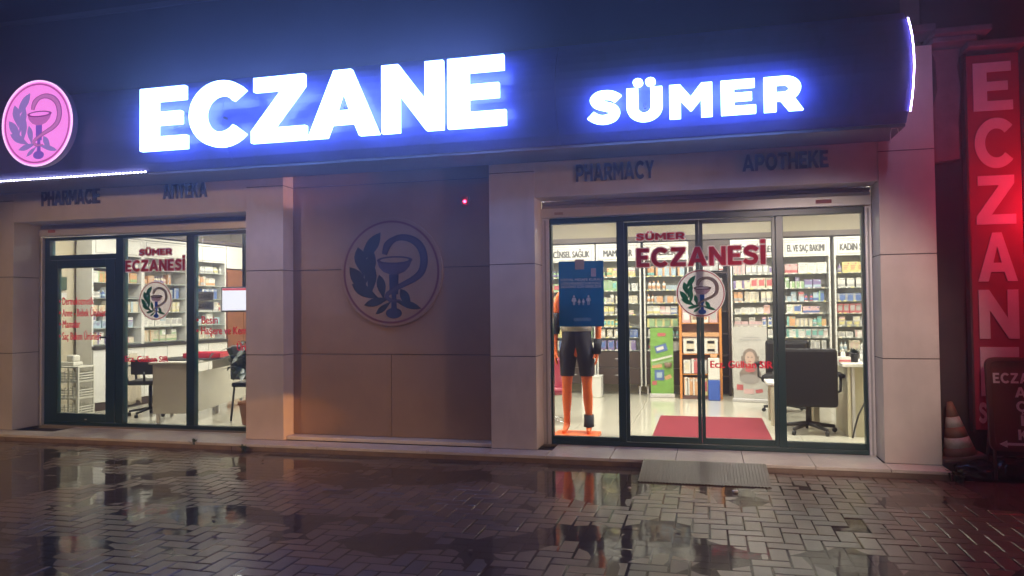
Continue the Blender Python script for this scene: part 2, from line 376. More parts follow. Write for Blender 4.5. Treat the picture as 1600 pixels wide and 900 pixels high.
# ------------------------------------------------------------------ pharmacy building
bld = empty('pharmacy_building', (-3, 0, 0), 0, 'pale stone clad pharmacy ground floor with four piers and two lit shopfronts', 'building')
bld.location = (0, 0, 0)
H = .92
def pier(x0, x1, ztop=3.68, dep=.31):
    mb = MB(); z = 0
    mb.box(x0+.004, x1-.004, .006, dep, 0, ztop-.006, JOINT)
    while z < ztop-.01:
        z1 = min(z+H, ztop); mb.box(x0, x1, 0, dep-.002, z+.004, z1-.004, STONE, .0025); z = z1
    mb.build('pier', STONE, bld)
pier(-9.3, -8.08, 3.0, .39); pier(-4.89, -4.43, 3.68, .39); pier(-2.1, -1.632, 3.68, .34); pier(1.506, 1.96, 3.68, .34)
# a further wall to the left of the frame
MB().box(-12.5, -9.31, .02, .4, GZ-.02, 3.2, STONE).build('wall', STONE, bld)
for x0, x1, d in ((-8.079, -4.891, .38), (-1.631, 1.505, .33)):
    m_ = MB(); m_.box(x0, x1, .004, d, 2.5, 3.2, STONE); m_.build('lintel', STONE, bld)
# recess wall
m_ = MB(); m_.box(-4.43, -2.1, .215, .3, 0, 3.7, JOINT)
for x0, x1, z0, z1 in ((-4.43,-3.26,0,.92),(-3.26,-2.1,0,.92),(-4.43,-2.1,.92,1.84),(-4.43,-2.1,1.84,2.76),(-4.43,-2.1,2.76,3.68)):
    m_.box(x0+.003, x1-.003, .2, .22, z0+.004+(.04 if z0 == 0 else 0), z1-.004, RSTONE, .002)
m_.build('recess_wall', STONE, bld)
MB().box(-4.428, -2.102, .05, .213, .002, .04, TILE, .004).build('recess_step', TILE, bld)
# plinth: tiled top and riser
m_ = MB(); x = -9.3; k = 0
while x < 1.95:
    x1 = min(x+.6+random.uniform(-.004, .004), 1.965); m_.box(x+.003, x1-.003, -.26, .02 if not(-8 < x < -5 or -1.6 < x < 1.4) else .36, -.028, 0, TILE, .003)
    m_.box(x+.20, min(x+.797, 1.965) if x+.2 < 1.9 else x+.21, -.248, -.2, GZ-.02, -.029, RISER, .002); x = x1
m_.box(-9.3, 1.96, -.24, .35, GZ-.02, -.03, JOINT)
m_.build('plinth', TILE, bld)
# fascia, swept profile bulging towards the street
prof = []
for i in range(13):
    t = i/12; prof.append((-.60-.22*math.sin(PI*t)**.8, 2.87+.90*t))
XL, XR = -12.5, 1.60
n = len(prof); vs = []
outer = prof+[(-.05, 3.77), (-.05, 2.87)]
m_ = MB(); no = len(outer)
seams = [XL, -8.6, -4.6, -1.25, XR]
for a, b in zip(seams, seams[1:]):
    a2, b2 = a+.0015, b-.0015
    m_.add([(a2, y, z) for y, z in outer]+[(b2, y, z) for y, z in outer], [(i, (i+1) % no, (i+1) % no+no, i+no) for i in range(no)]+[tuple(range(no)), tuple(range(no, 2*no))[::-1]], FASC)
m_.build('fascia', FASC, bld)
MB().box(XL, XR-.005, -.59, -.03, 2.842, 2.868, SOFF, .004).build('soffit', SOFF, bld)
m_ = MB().box(XL, XR-.02, -.56, .3, 3.772, 6.2, UPPER); m_.box(XL, XR-.018, -.575, -.562, 4.62, 4.68, SOFF)
m_.build('upper_wall', UPPER, bld)
MB().box(XL, 1.96, .28, .4, 3.20, 3.768, UPPER).build('parapet', UPPER, bld)
# interior shell
RX0, RX1, RY1, RZ1 = -8.66, 3.3, 5.12, 2.95
m_ = MB()
x = RX0
import itertools
MB().box(RX0, RX1, .02, RY1, -.02, .012, FLOOR)
fl = MB(); 
xs_ = [RX0+.6*i for i in range(int((RX1-RX0)/.6)+2)]; ys_ = [.50+.6*i for i in range(9)]
fl.box(RX0, RX1, .37, RY1, -.03, .014, mat('floor_grout', (.3, .27, .22), .5))
for a in xs_:
    for b in ys_:
        x1 = min(a+.6, RX1); y1 = min(b+.6, RY1)
        if x1-a > .05 and y1-b > .05: fl.box(a+.0015, x1-.0015, b+.0015, y1-.0015, .0, .02, FLOOR)
fl.build('floor', FLOOR, bld)
MB().box(RX0, RX1, .42, RY1, RZ1, RZ1+.08, CEIL).build('ceiling', CEIL, bld)
MB().box(RX0, RX1, RY1, RY1+.1, 0, RZ1, WALLC).build('back_wall', WALLC, bld)
MB().box(RX0-.1, RX0, .39, RY1, 0, RZ1, WALLC).build('side_wall', WALLC, bld)
MB().box(RX1, RX1+.1, .39, RY1, 0, RZ1, WALLC).build('side_wall', WALLC, bld)
m_ = MB(); m_.box(-4.85, -1.66, .345, .42, 0, RZ1, WALLC); m_.box(1.52, RX1, .36, .46, 0, RZ1, WALLC)
m_.box(-8.6, -4.86, .48, .55, 2.5, RZ1, WALLC); m_.box(-1.63, 1.5, .45, .5, 2.45, RZ1, WALLC)
m_.build('front_wall_lining', WALLC, bld)

# lettering on the lintels
def lintel_word(s, x0, x1, z0, z1, lab):
    o = word('lintel_lettering', s, x0, x1, z0, z1, -.010, .012, NAVY, bld, gap=.07); o['label'] = lab
lintel_word('PHARMACIE', -7.66, -6.82, 2.675, 2.86, 'navy word PHARMACIE on the lintel')
lintel_word('АПТЕКА'.replace('А','A').replace('Т','T').replace('Е','E').replace('К','K'), -5.96, -5.38, 2.68, 2.86, 'navy Cyrillic word on the lintel')
lintel_word('PHARMACY', -1.21, -.455, 2.63, 2.80, 'navy word PHARMACY on the lintel')
lintel_word('APOTHEKE', .35, 1.095, 2.645, 2.80, 'navy word APOTHEKE on the lintel')

# ------------------------------------------------------------------ right shopfront
def frame_bar(mb, x0, x1, z0, z1, y0, y1, m=None): mb.box(x0, x1, y0, y1, z0, z1, m or GREEN, .004)
sf = empty('sliding_shopfront', (0, .35, 0), 0, 'wide shopfront with dark green frame and two sliding glass doors under shutter box', 'shopfront')
sf.location = (0, 0, 0)
YF = .35
m_ = MB(); frame_bar(m_, -1.555, 1.445, 2.262, 2.32, YF, YF+.09); frame_bar(m_, -1.555, 1.445, .004, .045, YF, YF+.09)
frame_bar(m_, -1.555, -1.535, .045, 2.262, YF+.002, YF+.088); frame_bar(m_, 1.425, 1.445, .045, 2.262, YF+.002, YF+.088)
frame_bar(m_, -.865, -.79, .045, 2.262, YF+.004, YF+.08); frame_bar(m_, .66, .73, .045, 2.262, YF+.004, YF+.08)
frame_bar(m_, -1.535, -.865, .045, .085, YF+.01, YF+.07); frame_bar(m_, .73, 1.425, .045, .10, YF+.01, YF+.07)
m_.build('frame', GREEN, sf)
for x0, x1 in ((-1.535, -.865), (.73, 1.425)): MB().box(x0, x1, YF+.04, YF+.044, .085, 2.262, GLASS).build('window_pane', GLASS, sf)
def sdoor(x0, x1, hx):
    d = MB(); 
    for a in ((x0, x0+.035, .05, 2.255), (x1-.035, x1, .05, 2.255)): frame_bar(d, *a, YF+.012, YF+.05)
    frame_bar(d, x0+.035, x1-.035, .05, .11, YF+.012, YF+.05); frame_bar(d, x0+.035, x1-.035, 2.215, 2.255, YF+.012, YF+.05)
    o = d.build('sliding_door', GREEN, sf)
    MB().box(x0+.035, x1-.035, YF+.028, YF+.032, .11, 2.215, GLASS).build('pane', GLASS, o)
    return o
sdoor(-.788, -.056, 0); sdoor(-.054, .658, 0)
for x0, x1 in ((-1.630, -1.557), (1.447, 1.504)):
    m_ = MB(); m_.box(x0, x1, YF-.03, YF+.05, .002, 2.322, ALU, .004); m_.box((x0+x1)/2-.008, (x0+x1)/2+.008, YF-.034, YF-.031, .01, 2.3, mat('guide_slot', (.3,.29,.29), .5)); m_.build('shutter_guide', ALU, sf)
m_ = MB(); m_.box(-1.630, 1.504, YF-.05, YF+.09, 2.326, 2.42, ALU, .005); m_.build('shutter_end_bar', ALU, sf)
m_ = MB()
for k in range(2): m_.box(-1.629, 1.503, YF-.02+.004*k, YF+.07, 2.422+.04*k, 2.458+.04*k, mat('shutter_slat', (.36, .33, .34), .5), .006)
m_.build('rolled_shutter', ALU, sf)
STK = mat('faded_red_sticker', (.42, .12, .13), .6)
MB().box(1.02, 1.16, YF-.053, YF-.0505, 2.355, 2.392, STK).build('maker_sticker', STK, sf)
MB().box(-1.49, -1.40, YF-.053, YF-.0505, 2.352, 2.378, mat('faded_grey_sticker', (.36, .27, .27), .6)).build('maker_sticker', STK, sf)
# window lettering
def outlined(s, x0, x1, z0, z1, y, parent, lab):
    o = word('window_lettering', s, x0, x1, z0, z1, y-.003, 0, RED, parent, gap=.10); o['label'] = lab
    e = .012
    mb = MB(); me = word('tmp', s, x0, x1, z0, z1, 0, 0, WVIN, None, gap=.10)
    for k in range(8):
        a = PI*k/4; mb.add([(v.co.x+e*math.cos(a), v.co.y*.2+.0003*k, v.co.z+e*math.sin(a)) for v in me.data.vertices], [list(p.vertices) for p in me.data.polygons], WVIN)
    bpy.data.objects.remove(me); mb.build('lettering_outline', WVIN, o, (0, .0015, 0))
    return o
YG = YF+.012
outlined('SÜMER', -.667, -.19, 2.068, 2.135, YG, sf, 'red word SÜMER on the glass')
outlined('ECZANESİ', -.667, .565, 1.80, 1.985, YG, sf, 'large red word ECZANESİ on the glass')
pal = dict(disc=vinyl('roundel_white', (.85,.80,.84)), ring=vinyl('roundel_red', (.60,.10,.18)), leaf=vinyl('laurel_green', (.04,.30,.17)),
           bowl=vinyl('cup_lilac', (.60,.48,.56)), rim=vinyl('cup_rim', (.14,.08,.12)), stem=vinyl('stem_blue', (.05,.20,.60)), snake=vinyl('snake_brown', (.24,.18,.18)), belly=vinyl('snake_belly', (.52,.45,.43)))
ro = empty('roundel_sticker'); ro.parent = sf; ro['label'] = 'round sticker with green laurel, blue cup and snake'
emblem(ro, (-.048, 1.527), .236, YG-.006, pal, .0004, 0)
thin_text('window_lettering', 'Ecz. Gülhan SIR', .035, .612, .797, .865, YG-.003, RED, sf, .04)

# ------------------------------------------------------------------ left shopfront
lf = empty('door_shopfront', (0, 0, 0), 0, 'shopfront with hinged dark green glass door at left and two fixed panes', 'shopfront')
YL = .40
m_ = MB(); frame_bar(m_, -8.03, -4.90, 2.305, 2.345, YL, YL+.09); frame_bar(m_, -8.03, -4.90, .003, .055, YL, YL+.09)
frame_bar(m_, -8.03, -7.955, .055, 2.305, YL+.002, YL+.088); frame_bar(m_, -6.965, -6.86, .055, 2.305, YL+.002, YL+.088); frame_bar(m_, -5.965, -5.86, .055, 2.305, YL+.002, YL+.088)
frame_bar(m_, -4.96, -4.90, .055, 2.305, YL+.002, YL+.088); frame_bar(m_, -7.955, -6.965, 2.06, 2.12, YL+.004, YL+.086)
m_.build('frame', GREEN, lf)
for x0, x1, z0, z1 in ((-7.955,-6.965,2.12,2.305), (-6.86,-5.965,.055,2.305), (-5.86,-4.96,.055,2.305)): MB().box(x0, x1, YL+.04, YL+.044, z0, z1, GLASS).build('window_pane', GLASS, lf)
d = MB(); frame_bar(d, -7.95, -7.82, .06, 2.055, YL-.012, YL+.05); frame_bar(d, -7.10, -6.97, .06, 2.055, YL-.012, YL+.05)
frame_bar(d, -7.82, -7.10, .06, .16, YL-.012, YL+.05); frame_bar(d, -7.82, -7.10, 1.955, 2.055, YL-.012, YL+.05)
door = d.build('glass_door', GREEN, lf)
MB().box(-7.82, -7.10, YL+.02, YL+.024, .16, 1.955, GLASS).build('pane', GLASS, door)
MB().box(-7.055, -7.015, YL-.03, YL-.013, .98, 1.14, BLACK, .004).tube([(-7.035, YL-.03, 1.1), (-7.035, YL-.07, 1.1), (-7.12, YL-.075, 1.1)], .011, BLACK).build('handle', BLACK, door)
MB().box(-7.40, -7.37, YL-.0155, YL-.0125, .085, .1, ALU).build('kick_label', ALU, door)
m_ = MB(); m_.box(-8.078, -8.032, YL-.04, YL+.05, .002, 2.352, ALU, .004); m_.box(-8.058, -8.050, YL-.044, YL-.041, .01, 2.3, mat('guide_slot', (.3,.29,.29), .5)); m_.build('shutter_guide', ALU, lf)
MB().box(-8.078, -4.893, YL-.05, YL+.09, 2.358, 2.45, ALU, .005).build('shutter_end_bar', ALU, lf)
MB().box(-8.077, -4.894, YL-.02, YL+.07, 2.452, 2.496, mat('shutter_slat', (.36, .33, .34), .5), .006).build('rolled_shutter', ALU, lf)
MB().box(-7.93, -7.82, YL-.053, YL-.0505, 2.40, 2.435, STK).build('maker_sticker', STK, lf)
YH = YL+.036
outlined('SÜMER', -6.655, -6.19, 2.088, 2.16, YH, lf, 'red word SÜMER on the left shopfront')
outlined('ECZANESİ', -6.855, -6.01, 1.895, 2.03, YH, lf, 'red word ECZANESİ on the left shopfront')
ro = empty('roundel_sticker'); ro.parent = lf; ro['label'] = 'small round emblem sticker with green laurel on the middle pane'
emblem(ro, (-6.42, 1.535), .236, YH-.006, pal, .0004, 0)
thin_text('window_lettering', 'Ecz. Gülhan SIR', -6.855, -6.24, .80, .87, YH-.003, RED, lf, .04)
for s, x0, x1, z in (('• Dermokozmetik', -7.815, -7.30, 1.50), ('• Anne - Bebek Ürünleri', -7.815, -7.11, 1.355), ('• Mamalar', -7.815, -7.50, 1.215), ('• Saç Bakım Ürünleri', -7.815, -7.19, 1.065)):
    thin_text('window_lettering', s, x0, x1, z, z+.093, YL+.014, RED, door, .035)
for s, x0, x1, z in (('• Besin', -5.845, -5.56, 1.255), ('• Haşere ve Kemirgen', -5.845, -4.98, 1.13), ('Ürünleri', -5.30, -4.98, .94)):
    thin_text('window_lettering', s, x0, x1, z, z+.09, YH-.003, RED, lf, .035)

# ------------------------------------------------------------------ illuminated signs
LET = emis('white_led_letter', (.20, .35, 1.0), 16.0)
LSIDE = emis('letter_side_glow', (.22, .37, 1.0), 12.0)
def lit_letter(parent, ch, x0, x1, z0, z1, y=-.93, depth=.06):
    wd, cs = G(ch); allz = 1.0
    sx = (x1-x0)/wd; sz = (z1-z0)
    o = meshobj('letter', contours_mesh('letter', [[(px*sx, pz*sz) for px, pz in c] for c in cs], depth, LET, .006), parent)
    o.location = (x0, y, z0); o['label'] = 'glowing white letter '+ch
    me = o.data; me.materials.append(LSIDE)
    for p in me.polygons:
        if p.normal.y > -.3: p.material_index = 1
    return o
s1 = empty('illuminated_sign', (-3.6, -.93, 3.0), 0, 'large glowing white letters reading ECZANE on the navy fascia', 'sign'); s1.location = (0, 0, 0)
for ch, a, b in (('E',-5.47,-4.945),('C',-4.90,-4.265),('Z',-4.205,-3.635),('A',-3.60,-2.89),('N',-2.845,-2.262),('E',-2.205,-1.68)): lit_letter(s1, ch, a, b, 3.02, 3.635)
s2 = empty('illuminated_sign', (0, 0, 0), 0, 'small glowing white letters reading SÜMER right of the large word', 'sign')
for ch, a, b in (('S',-.93,-.68),('Ü',-.612,-.328),('M',-.258,.075),('E',.155,.415),('R',.49,.77)): lit_letter(s2, ch, a, b, 2.968, 3.235)
BR = mat('sign_bracket', (.1, .1, .14), .5)
for pa, xs in ((s1, (-5.3,-4.55,-3.9,-3.25,-2.6,-2.0)), (s2, (-.8,-.47,-.09,.28,.6))):
    z_ = 3.3 if pa is s1 else 3.1
    for x in xs: MB().box(x-.01, x+.01, -.87, -.8, z_-.01, z_+.01, BR).build('bracket', BR, pa)
# lit round emblem
lg = empty('round_light_sign', (0, 0, 0), 0, 'round pink backlit emblem sign with snake and cup at the fascia left end', 'sign')
m_ = MB()
lp = dict(disc=emis('pink_acrylic', (1, .26, .82), 1.15), ring=emis('magenta_acrylic', (.62, .06, .42), .8), leaf=emis('lilac_print', (.38, .22, .66), .8), bowl=emis('cup_pink_print', (.68, .16, .58), .8),
          rim=emis('purple_print', (.30, .03, .32), .8), stem=emis('violet_print', (.26, .10, .60), .8), snake=emis('snake_print', (.38, .04, .36), .8), belly=emis('snake_light_print', (.72, .22, .6), .8))
bx = contours_mesh('housing', [arc(0,0,.45,.45,0,356,72)], .065, mat('sign_can', (.30,.22,.38), .5), .004)
o = meshobj('housing', bx, lg); o.location = (-6.74, -.93, 3.385)
o = meshobj('edge_light', contours_mesh('edge_light', [arc(0,0,.452,.452,0,356,72), arc(0,0,.436,.436,0,356,72)], .012, emis('pink_edge', (1, .55, .95), 1.5)), lg); o.location = (-6.74, -.945, 3.385)
emblem(lg, (-6.74, 3.385), .435, -.938, lp, .001, .006)
# led strips
WLED = emis('white_led', (.72, .72, 1), 16)
ls = MB(); ls.box(-12.5, -5.66, -.628, -.612, 2.862, 2.876, mat('strip_backing', (.5,.5,.55), .5))
x = -8.6
while x < -5.67:
    ls.box(x, x+.022, -.634, -.629, 2.861, 2.877, WLED, .002); x += .045
tag(ls.build('led_strip', WLED), 'straight dotted white LED strip along the bottom left fascia edge', 'light strip')
pr = [(y, z) for y, z in prof if 2.9 < z < 3.76]
m_ = MB(); m_.tube([(1.612, y-.004, z) for y, z in pr], .0038, emis('violet_led', (.66, .48, 1), 80), 6)
tag(m_.build('led_tube'), 'thin curved violet white light tube on the right end of the fascia', 'light strip')
# medallion on the recess wall
md = empty('wall_medallion', (0, 0, 0), 0, 'unlit round wall medallion with dark laurel, cup and snake in the recess', 'medallion')
mp = dict(disc=RSTONE, ring=mat('medallion_ring', (.15,.03,.05), .5), leaf=mat('medallion_leaf', (.02,.03,.045), .6), bowl=mat('medallion_bowl', (.08,.06,.10), .6),
          rim=mat('medallion_rim', (.04,.03,.07), .5), stem=mat('medallion_stem', (.02,.03,.08), .5), snake=mat('medallion_snake', (.035,.03,.07), .5), belly=mat('medallion_belly', (.07,.055,.09), .6))
o = meshobj('housing', contours_mesh('housing', [arc(0,0,.578,.578,0,356,72)], .03, RSTONE, .004), md); o.location = (-3.245, .168, 1.80)
emblem(md, (-3.245, 1.80), .57, .162, mp, .002, .005, 1.12)
# red alarm lamp
al = empty('alarm_lamp', (0, 0, 0), 0, 'tiny glowing red alarm light high on the recess wall', 'lamp')
MB().box(-2.45, -2.37, .165, .199, 2.47, 2.57, mat('alarm_case', (.2,.16,.17), .5), .006).build('case', None, al)
MB().lathe((-2.41, .16, 2.515), [(.004,-.012),(.012,-.006),(.014,.002),(.010,.010),(.003,.013)], emis('red_led', (1, .03, .10), 30), 10).build('diode', None, al)
# hanging wire at the soffit end
tag(MB().tube([(1.56,-.52,2.80),(1.55,-.53,2.845),(1.50,-.55,2.84),(1.49,-.55,2.80),(1.49,-.55,2.72)], .004, ALU, 5).build('hanging_wire'), 'short white wire end hanging from the right soffit corner', 'wire')

# ------------------------------------------------------------------ neighbouring house, vertical sign
nb = empty('neighbour_building', (0, 0, 0), 0, 'dark neighbouring house with patchy plaster pillar and broken cornice', 'building')
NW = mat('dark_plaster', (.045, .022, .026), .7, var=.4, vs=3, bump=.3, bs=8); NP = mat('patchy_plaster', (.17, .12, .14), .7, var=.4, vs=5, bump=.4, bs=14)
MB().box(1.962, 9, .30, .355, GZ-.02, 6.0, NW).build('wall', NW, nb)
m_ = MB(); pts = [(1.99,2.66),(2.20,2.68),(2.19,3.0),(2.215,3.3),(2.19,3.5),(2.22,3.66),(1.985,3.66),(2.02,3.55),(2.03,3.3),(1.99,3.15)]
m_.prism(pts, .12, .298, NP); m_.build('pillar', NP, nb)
m_ = MB()
for x0, x1, z0, z1, y in ((1.62,2.0,3.80,3.87,.0),(1.97,2.42,3.745,3.80,-.06),(1.97,2.32,3.69,3.742,.0),(2.25,2.72,3.63,3.69,.02)): m_.box(x0, x1, y, .298, z0, z1, NP, .012)
m_.build('cornice', NP, nb)
MB().box(1.965, 9, -.02, .298, GZ-.03, .05, mat('neighbour_step', (.06,.045,.045), .5, var=.3), .01).build('step', None, nb)
vs_ = empty('vertical_sign', (0, 0, 0), 0, 'tall narrow red sign with pale stacked letters reading ECZANE', 'sign')
VR = mat('red_sign_sheet', (.34, .012, .05), .45, var=.1); VL = mat('pale_pink_letter', (.74, .50, .56), .5, var=.08)
MB().box(2.255, 2.665, .10, .18, .30, 3.58, VR, .008).build('board', VR, vs_)
MB().box(2.235, 2.254, .09, .19, .28, 3.6, mat('sign_edge', (.05,.02,.03), .5), .004).box(2.666, 2.685, .09, .19, .28, 3.6, mat('sign_edge', (.05,.02,.03), .5), .004).build('edge_frame', None, vs_)
for i, ch in enumerate('ECZANE'):
    z1 = 3.505-.497*i; word('letter', ch, 2.305, 2.61, z1-.425, z1, .093, .006, VL, vs_)
word('lettering', 'SÜMER', 2.285, 2.64, .36, .54, .093, .006, VL, vs_, gap=.08)
# pavement board
ab = empty('pavement_board', (0, 0, 0), 0, 'brown pavement board with white letters and arrow before the red sign', 'board')
AB = mat('brown_board', (.16, .05, .03), .5, var=.12); ABF = mat('board_rim', (.12, .045, .03), .5)
def rrect(x0, x1, z0, z1, r, n=5): return arc(x1-r,z1-r,r,r,0,90,n)+arc(x0+r,z1-r,r,r,90,180,n)+arc(x0+r,z0+r,r,r,180,270,n)+arc(x1-r,z0+r,r,r,270,360,n)
rt = (math.radians(-6), 0, 0)
AX = 2.255
o = meshobj('panel', contours_mesh('panel', [rrect(.02,.46,.02,.74,.05)], .02, AB, .003), ab); o.location = (AX, -.25, .19); o.rotation_euler = rt
o = meshobj('rim', contours_mesh('rim', [rrect(0,.48,0,.76,.06), rrect(.03,.45,.03,.73,.045)], .04, ABF, .005), ab); o.location = (AX, -.265, .19); o.rotation_euler = rt
mb = MB(); mb.tube([(.03,0,.1),(.03,-.02,-.24)], .014, ABF).tube([(.45,0,.1),(.45,-.02,-.24)], .014, ABF).tube([(.05,.05,.6),(.05,.27,-.24)], .012, ABF).tube([(.43,.05,.6),(.43,.27,-.24)], .012, ABF)
mb.build('legs', ABF, ab, (AX, -.24, .19))
wl = empty('lettering'); wl.parent = ab; wl.location = (AX, -.265, .19); wl.rotation_euler = rt
WP = mat('white_board_print', (.85, .78, .74), .6)
word('printed_word', 'ECZANE', .045, .435, .55, .635, 0, .003, WP, wl, gap=.12)
for i, ch in enumerate('AÇIK'):
    wd = G(ch)[0]*.085; word('printed_letter', ch, .24-wd/2, .24+wd/2, .435-.115*i, .52-.115*i, 0, .003, WP, wl)
MB().prism([(.06,.055),(.12,.085),(.12,.066),(.40,.066),(.40,.044),(.12,.044),(.12,.025)], 0, .003, WP).build('arrow', WP, wl)
# traffic cone, leaning
cn = empty('traffic_cone', (2.14, .13, .052), 0, 'faded orange traffic cone with two white bands leaning by the pier', 'cone')
CO = mat('faded_orange_rubber', (.20, .105, .075), .6, var=.2, vs=20); CW = mat('white_cone_band', (.45, .43, .42), .5, var=.2, vs=30)
cr = lambda z: .165-.145*z/.52
MB().box(-.2, .2, -.2, .2, 0, .03, CO, .01).build('base', CO, cn)
m_ = MB()
for z0, z1, m in ((.03,.10,CO),(.10,.19,CW),(.19,.28,CO),(.28,.37,CW),(.37,.50,CO)): m_.lathe((0,0,0), [(cr(z0),z0),(cr(z1),z1)], m, 24)
m_.build('body', CO, cn)
cn.rotation_euler = (0, math.radians(-9), 0); cn.scale = (.84, .84, .98)
# rubbish bags
BAG = mat('black_bin_bag', (.008, .008, .011), .18, bump=.5, bs=14)
def bag(loc, s, seed, lab):
    bm = bmesh.new(); bmesh.ops.create_icosphere(bm, subdivisions=4, radius=1)
    for v in bm.verts:
        n_ = v.co.normalized(); k = 1+.28*noise.noise(n_*1.7+Vector((seed, 0, 0)))+.13*noise.noise(n_*5+Vector((0, seed, 0)))+.05*abs(noise.noise(n_*13))
        v.co = Vector((n_.x*k*s[0], n_.y*k*s[1], max(-.55*s[2], n_.z*k*s[2])+.55*s[2]))
    me = bpy.data.meshes.new('rubbish_bag'); bm.to_mesh(me); bm.free(); me.materials.append(BAG)
    for p in me.polygons: p.use_smooth = True
    o = meshobj('rubbish_bag', me); o.location = loc; tag(o, lab, 'rubbish bag', 'black rubbish bags on the pavement')
bag((2.22, -.12, GZ), (.20,.13,.09), 1, 'low crumpled black rubbish bag below the traffic cone')
bag((2.50, -.10, GZ), (.22,.13,.11), 5, 'shiny black rubbish bag under the pavement board left leg')
bag((2.83, -.12, GZ), (.22,.15,.12), 9, 'black rubbish bag cut by the right edge of the photo')
# weeds
WEED = mat('weed_green', (.07, .11, .03), .6)
def weed(loc, r, h, n, lab):
    mb = MB()
    for k in range(n):
        a = random.uniform(0, 2*PI); l = random.uniform(.5, 1)*h; q = random.uniform(.2, 1)*r; ww = .006
        b = Vector((random.gauss(0, r*.15), random.gauss(0, r*.15), 0)); d_ = Vector((math.cos(a), math.sin(a), 0)); s_ = Vector((-d_.y, d_.x, 0))*ww
        mid = b+d_*q*.45+Vector((0,0,l*.75)); tip = b+d_*q+Vector((0,0,l*.8))
        mb.add([b-s_*.5, b+s_*.5, mid+s_*1.6, mid-s_*1.6, tip], [(0,1,2,3),(3,2,4)], WEED)
    tag(mb.build('weed', WEED, None, loc), lab, 'weed', 'weeds in the step joints')
weed((1.99, -.30, GZ), .11, .13, 46, 'green weed tuft at the foot of the right end pier')
weed((-5.35, -.255, -.03), .06, .08, 16, 'tiny weed in the step joint below the left shopfront')
weed((-4.72, -.29, GZ), .07, .09, 18, 'tiny weed at the step below the pier left of the recess')
# entrance ramp mat
RM = mat('ribbed_rubber', (.11, .062, .06), .35, var=.15, coat=.3)
mb = MB(); x = -.575
def ramp(x0, x1, dz): mb.add([(x0,-.27,.004+dz),(x1,-.27,.004+dz),(x1,-.86,GZ+.006+dz),(x0,-.86,GZ+.006+dz),(x0,-.27,-.03),(x1,-.27,-.03),(x1,-.86,GZ),(x0,-.86,GZ)], [(0,1,2,3),(7,6,5,4),(0,4,5,1),(1,5,6,2),(2,6,7,3),(3,7,4,0)], RM)
while x < .47: ramp(x, x+.0125, .005); ramp(x+.013, x+.0255, 0); x += .026
tag(mb.build('entrance_ramp', RM), 'ribbed grey rubber ramp leading up to the sliding doors', 'ramp')
# litter
def lit_(name, loc, s, m, lab, cat): tag(MB().lathe((0,0,0), [(s*.3,0),(s,.002),(s,.012),(s*.8,.016)], m, 14).build(name, m, None, loc), lab, cat)
lit_('pale_litter', (.20, -1.06, GZ+.002), .024, mat('white_litter', (.85,.85,.8), .4), 'small white cap lying on the wet paving before the ramp', 'bottle cap')
lit_('pale_litter', (-.62, -1.12, GZ+.002), .014, MATS['white_litter'], 'tiny pale cap lying left of the ramp foot', 'bottle cap')
LEAFM = mat('dead_leaf', (.10, .055, .025), .5)
spots = [(-5.0,-.62),(-4.2,-.75),(-6.2,-.9),(-3.4,-2.6),(-3.1,-3.0),(-6.6,-.7),(-1.4,-2.9),(-.2,-2.2),(1.1,-1.9),(1.7,-1.0),(-2.4,-1.2)]
wh = ['near the left shopfront step','before the pier left of the recess','far left on the wet paving','on the dark paving below the recess','lowest of the litter leaves left','by the step under the left panes','low on the paving left of centre','on the paving below the ramp','on the brick paving right of the ramp','before the right end pier','on the dark paving below the medallion']
for (x, y), t in zip(spots, wh):
    o = MB().add([(-.03,0,.004),(-.01,.015,.01),(.02,.012,.006),(.035,0,.012),(.01,-.016,.004),(-.015,-.012,.008)], [(0,1,2,3,4,5)], LEAFM).build('dead_leaf', LEAFM, None, (x, y, GZ+.006), (0, 0, random.uniform(0, 6)))
    tag(o, 'small brown dead leaf '+t, 'leaf', 'dead leaves on the paving')

# ------------------------------------------------------------------ right hall: display cabinets
YC, CD = 4.70, .38
SH = [.72, .92, 1.09, 1.28, 1.46, 1.66, 1.88]
def cabinet(x0, x1, head, lab, drawers=True):
    c = empty('display_cabinet', ((x0+x1)/2, YC, .02), 0, lab, 'cabinet', 'white display cabinets along the back wall'); wv = (x1-x0)/2; f = .022
    m_ = MB()
    for s in (-1, 1): m_.box(s*wv-(f if s > 0 else 0), s*wv+(f if s < 0 else 0), 0, CD, .13, 2.39, WHITE, .002)
    m_.box(-wv+f, wv-f, 0, CD, 2.36, 2.39, WHITE); m_.build('frame', WHITE, c)
    MB().box(-wv+f, wv-f, CD-.02, CD-.002, .13, 2.36, BACKP).build('back_panel', BACKP, c)
    h = MB().box(-wv+f, wv-f, -.004, .02, 2.11, 2.355, WHITE, .004); h.box(-wv+.045, wv-.045, -.008, -.0045, 2.135, 2.33, mat('header_rim', (.42,.41,.37), .5)); h.box(-wv+.052, wv-.052, -.012, -.0085, 2.142, 2.323, WHITE)
    hb = h.build('header_board', WHITE, c)
    if head:
        L = min(wv*2-.16, .062*len(head)+.02); t = thin_text('printed_name', head, -L/2, L/2, 2.185, 2.285, -.0135, TEXTD, hb, .055)
    for z in SH: MB().box(-wv+f, wv-f, .02, CD-.022, z-.028, z-.021, GLASS).box(-wv+f, wv-f, .014, .0195, z-.030, z-.020, SHELFG).build('shelf', SHELFG, c)
    for k in range(2):
        d = MB().box(-wv+f+.004, wv-f-.004, -.003, .02, .165+.258*k, .415+.258*k, BROWN, .003).build('drawer', BROWN, c)
        MB().box(-.07, .07, -.022, -.004, .30+.258*k, .31+.258*k, ALU).build('handle', ALU, d)
    for s in (-1, 1): MB().box(s*(wv-.04)-.015, s*(wv-.04)+.015, .03, .06, 0, .13, ALU).build('leg', ALU, c)
    return c
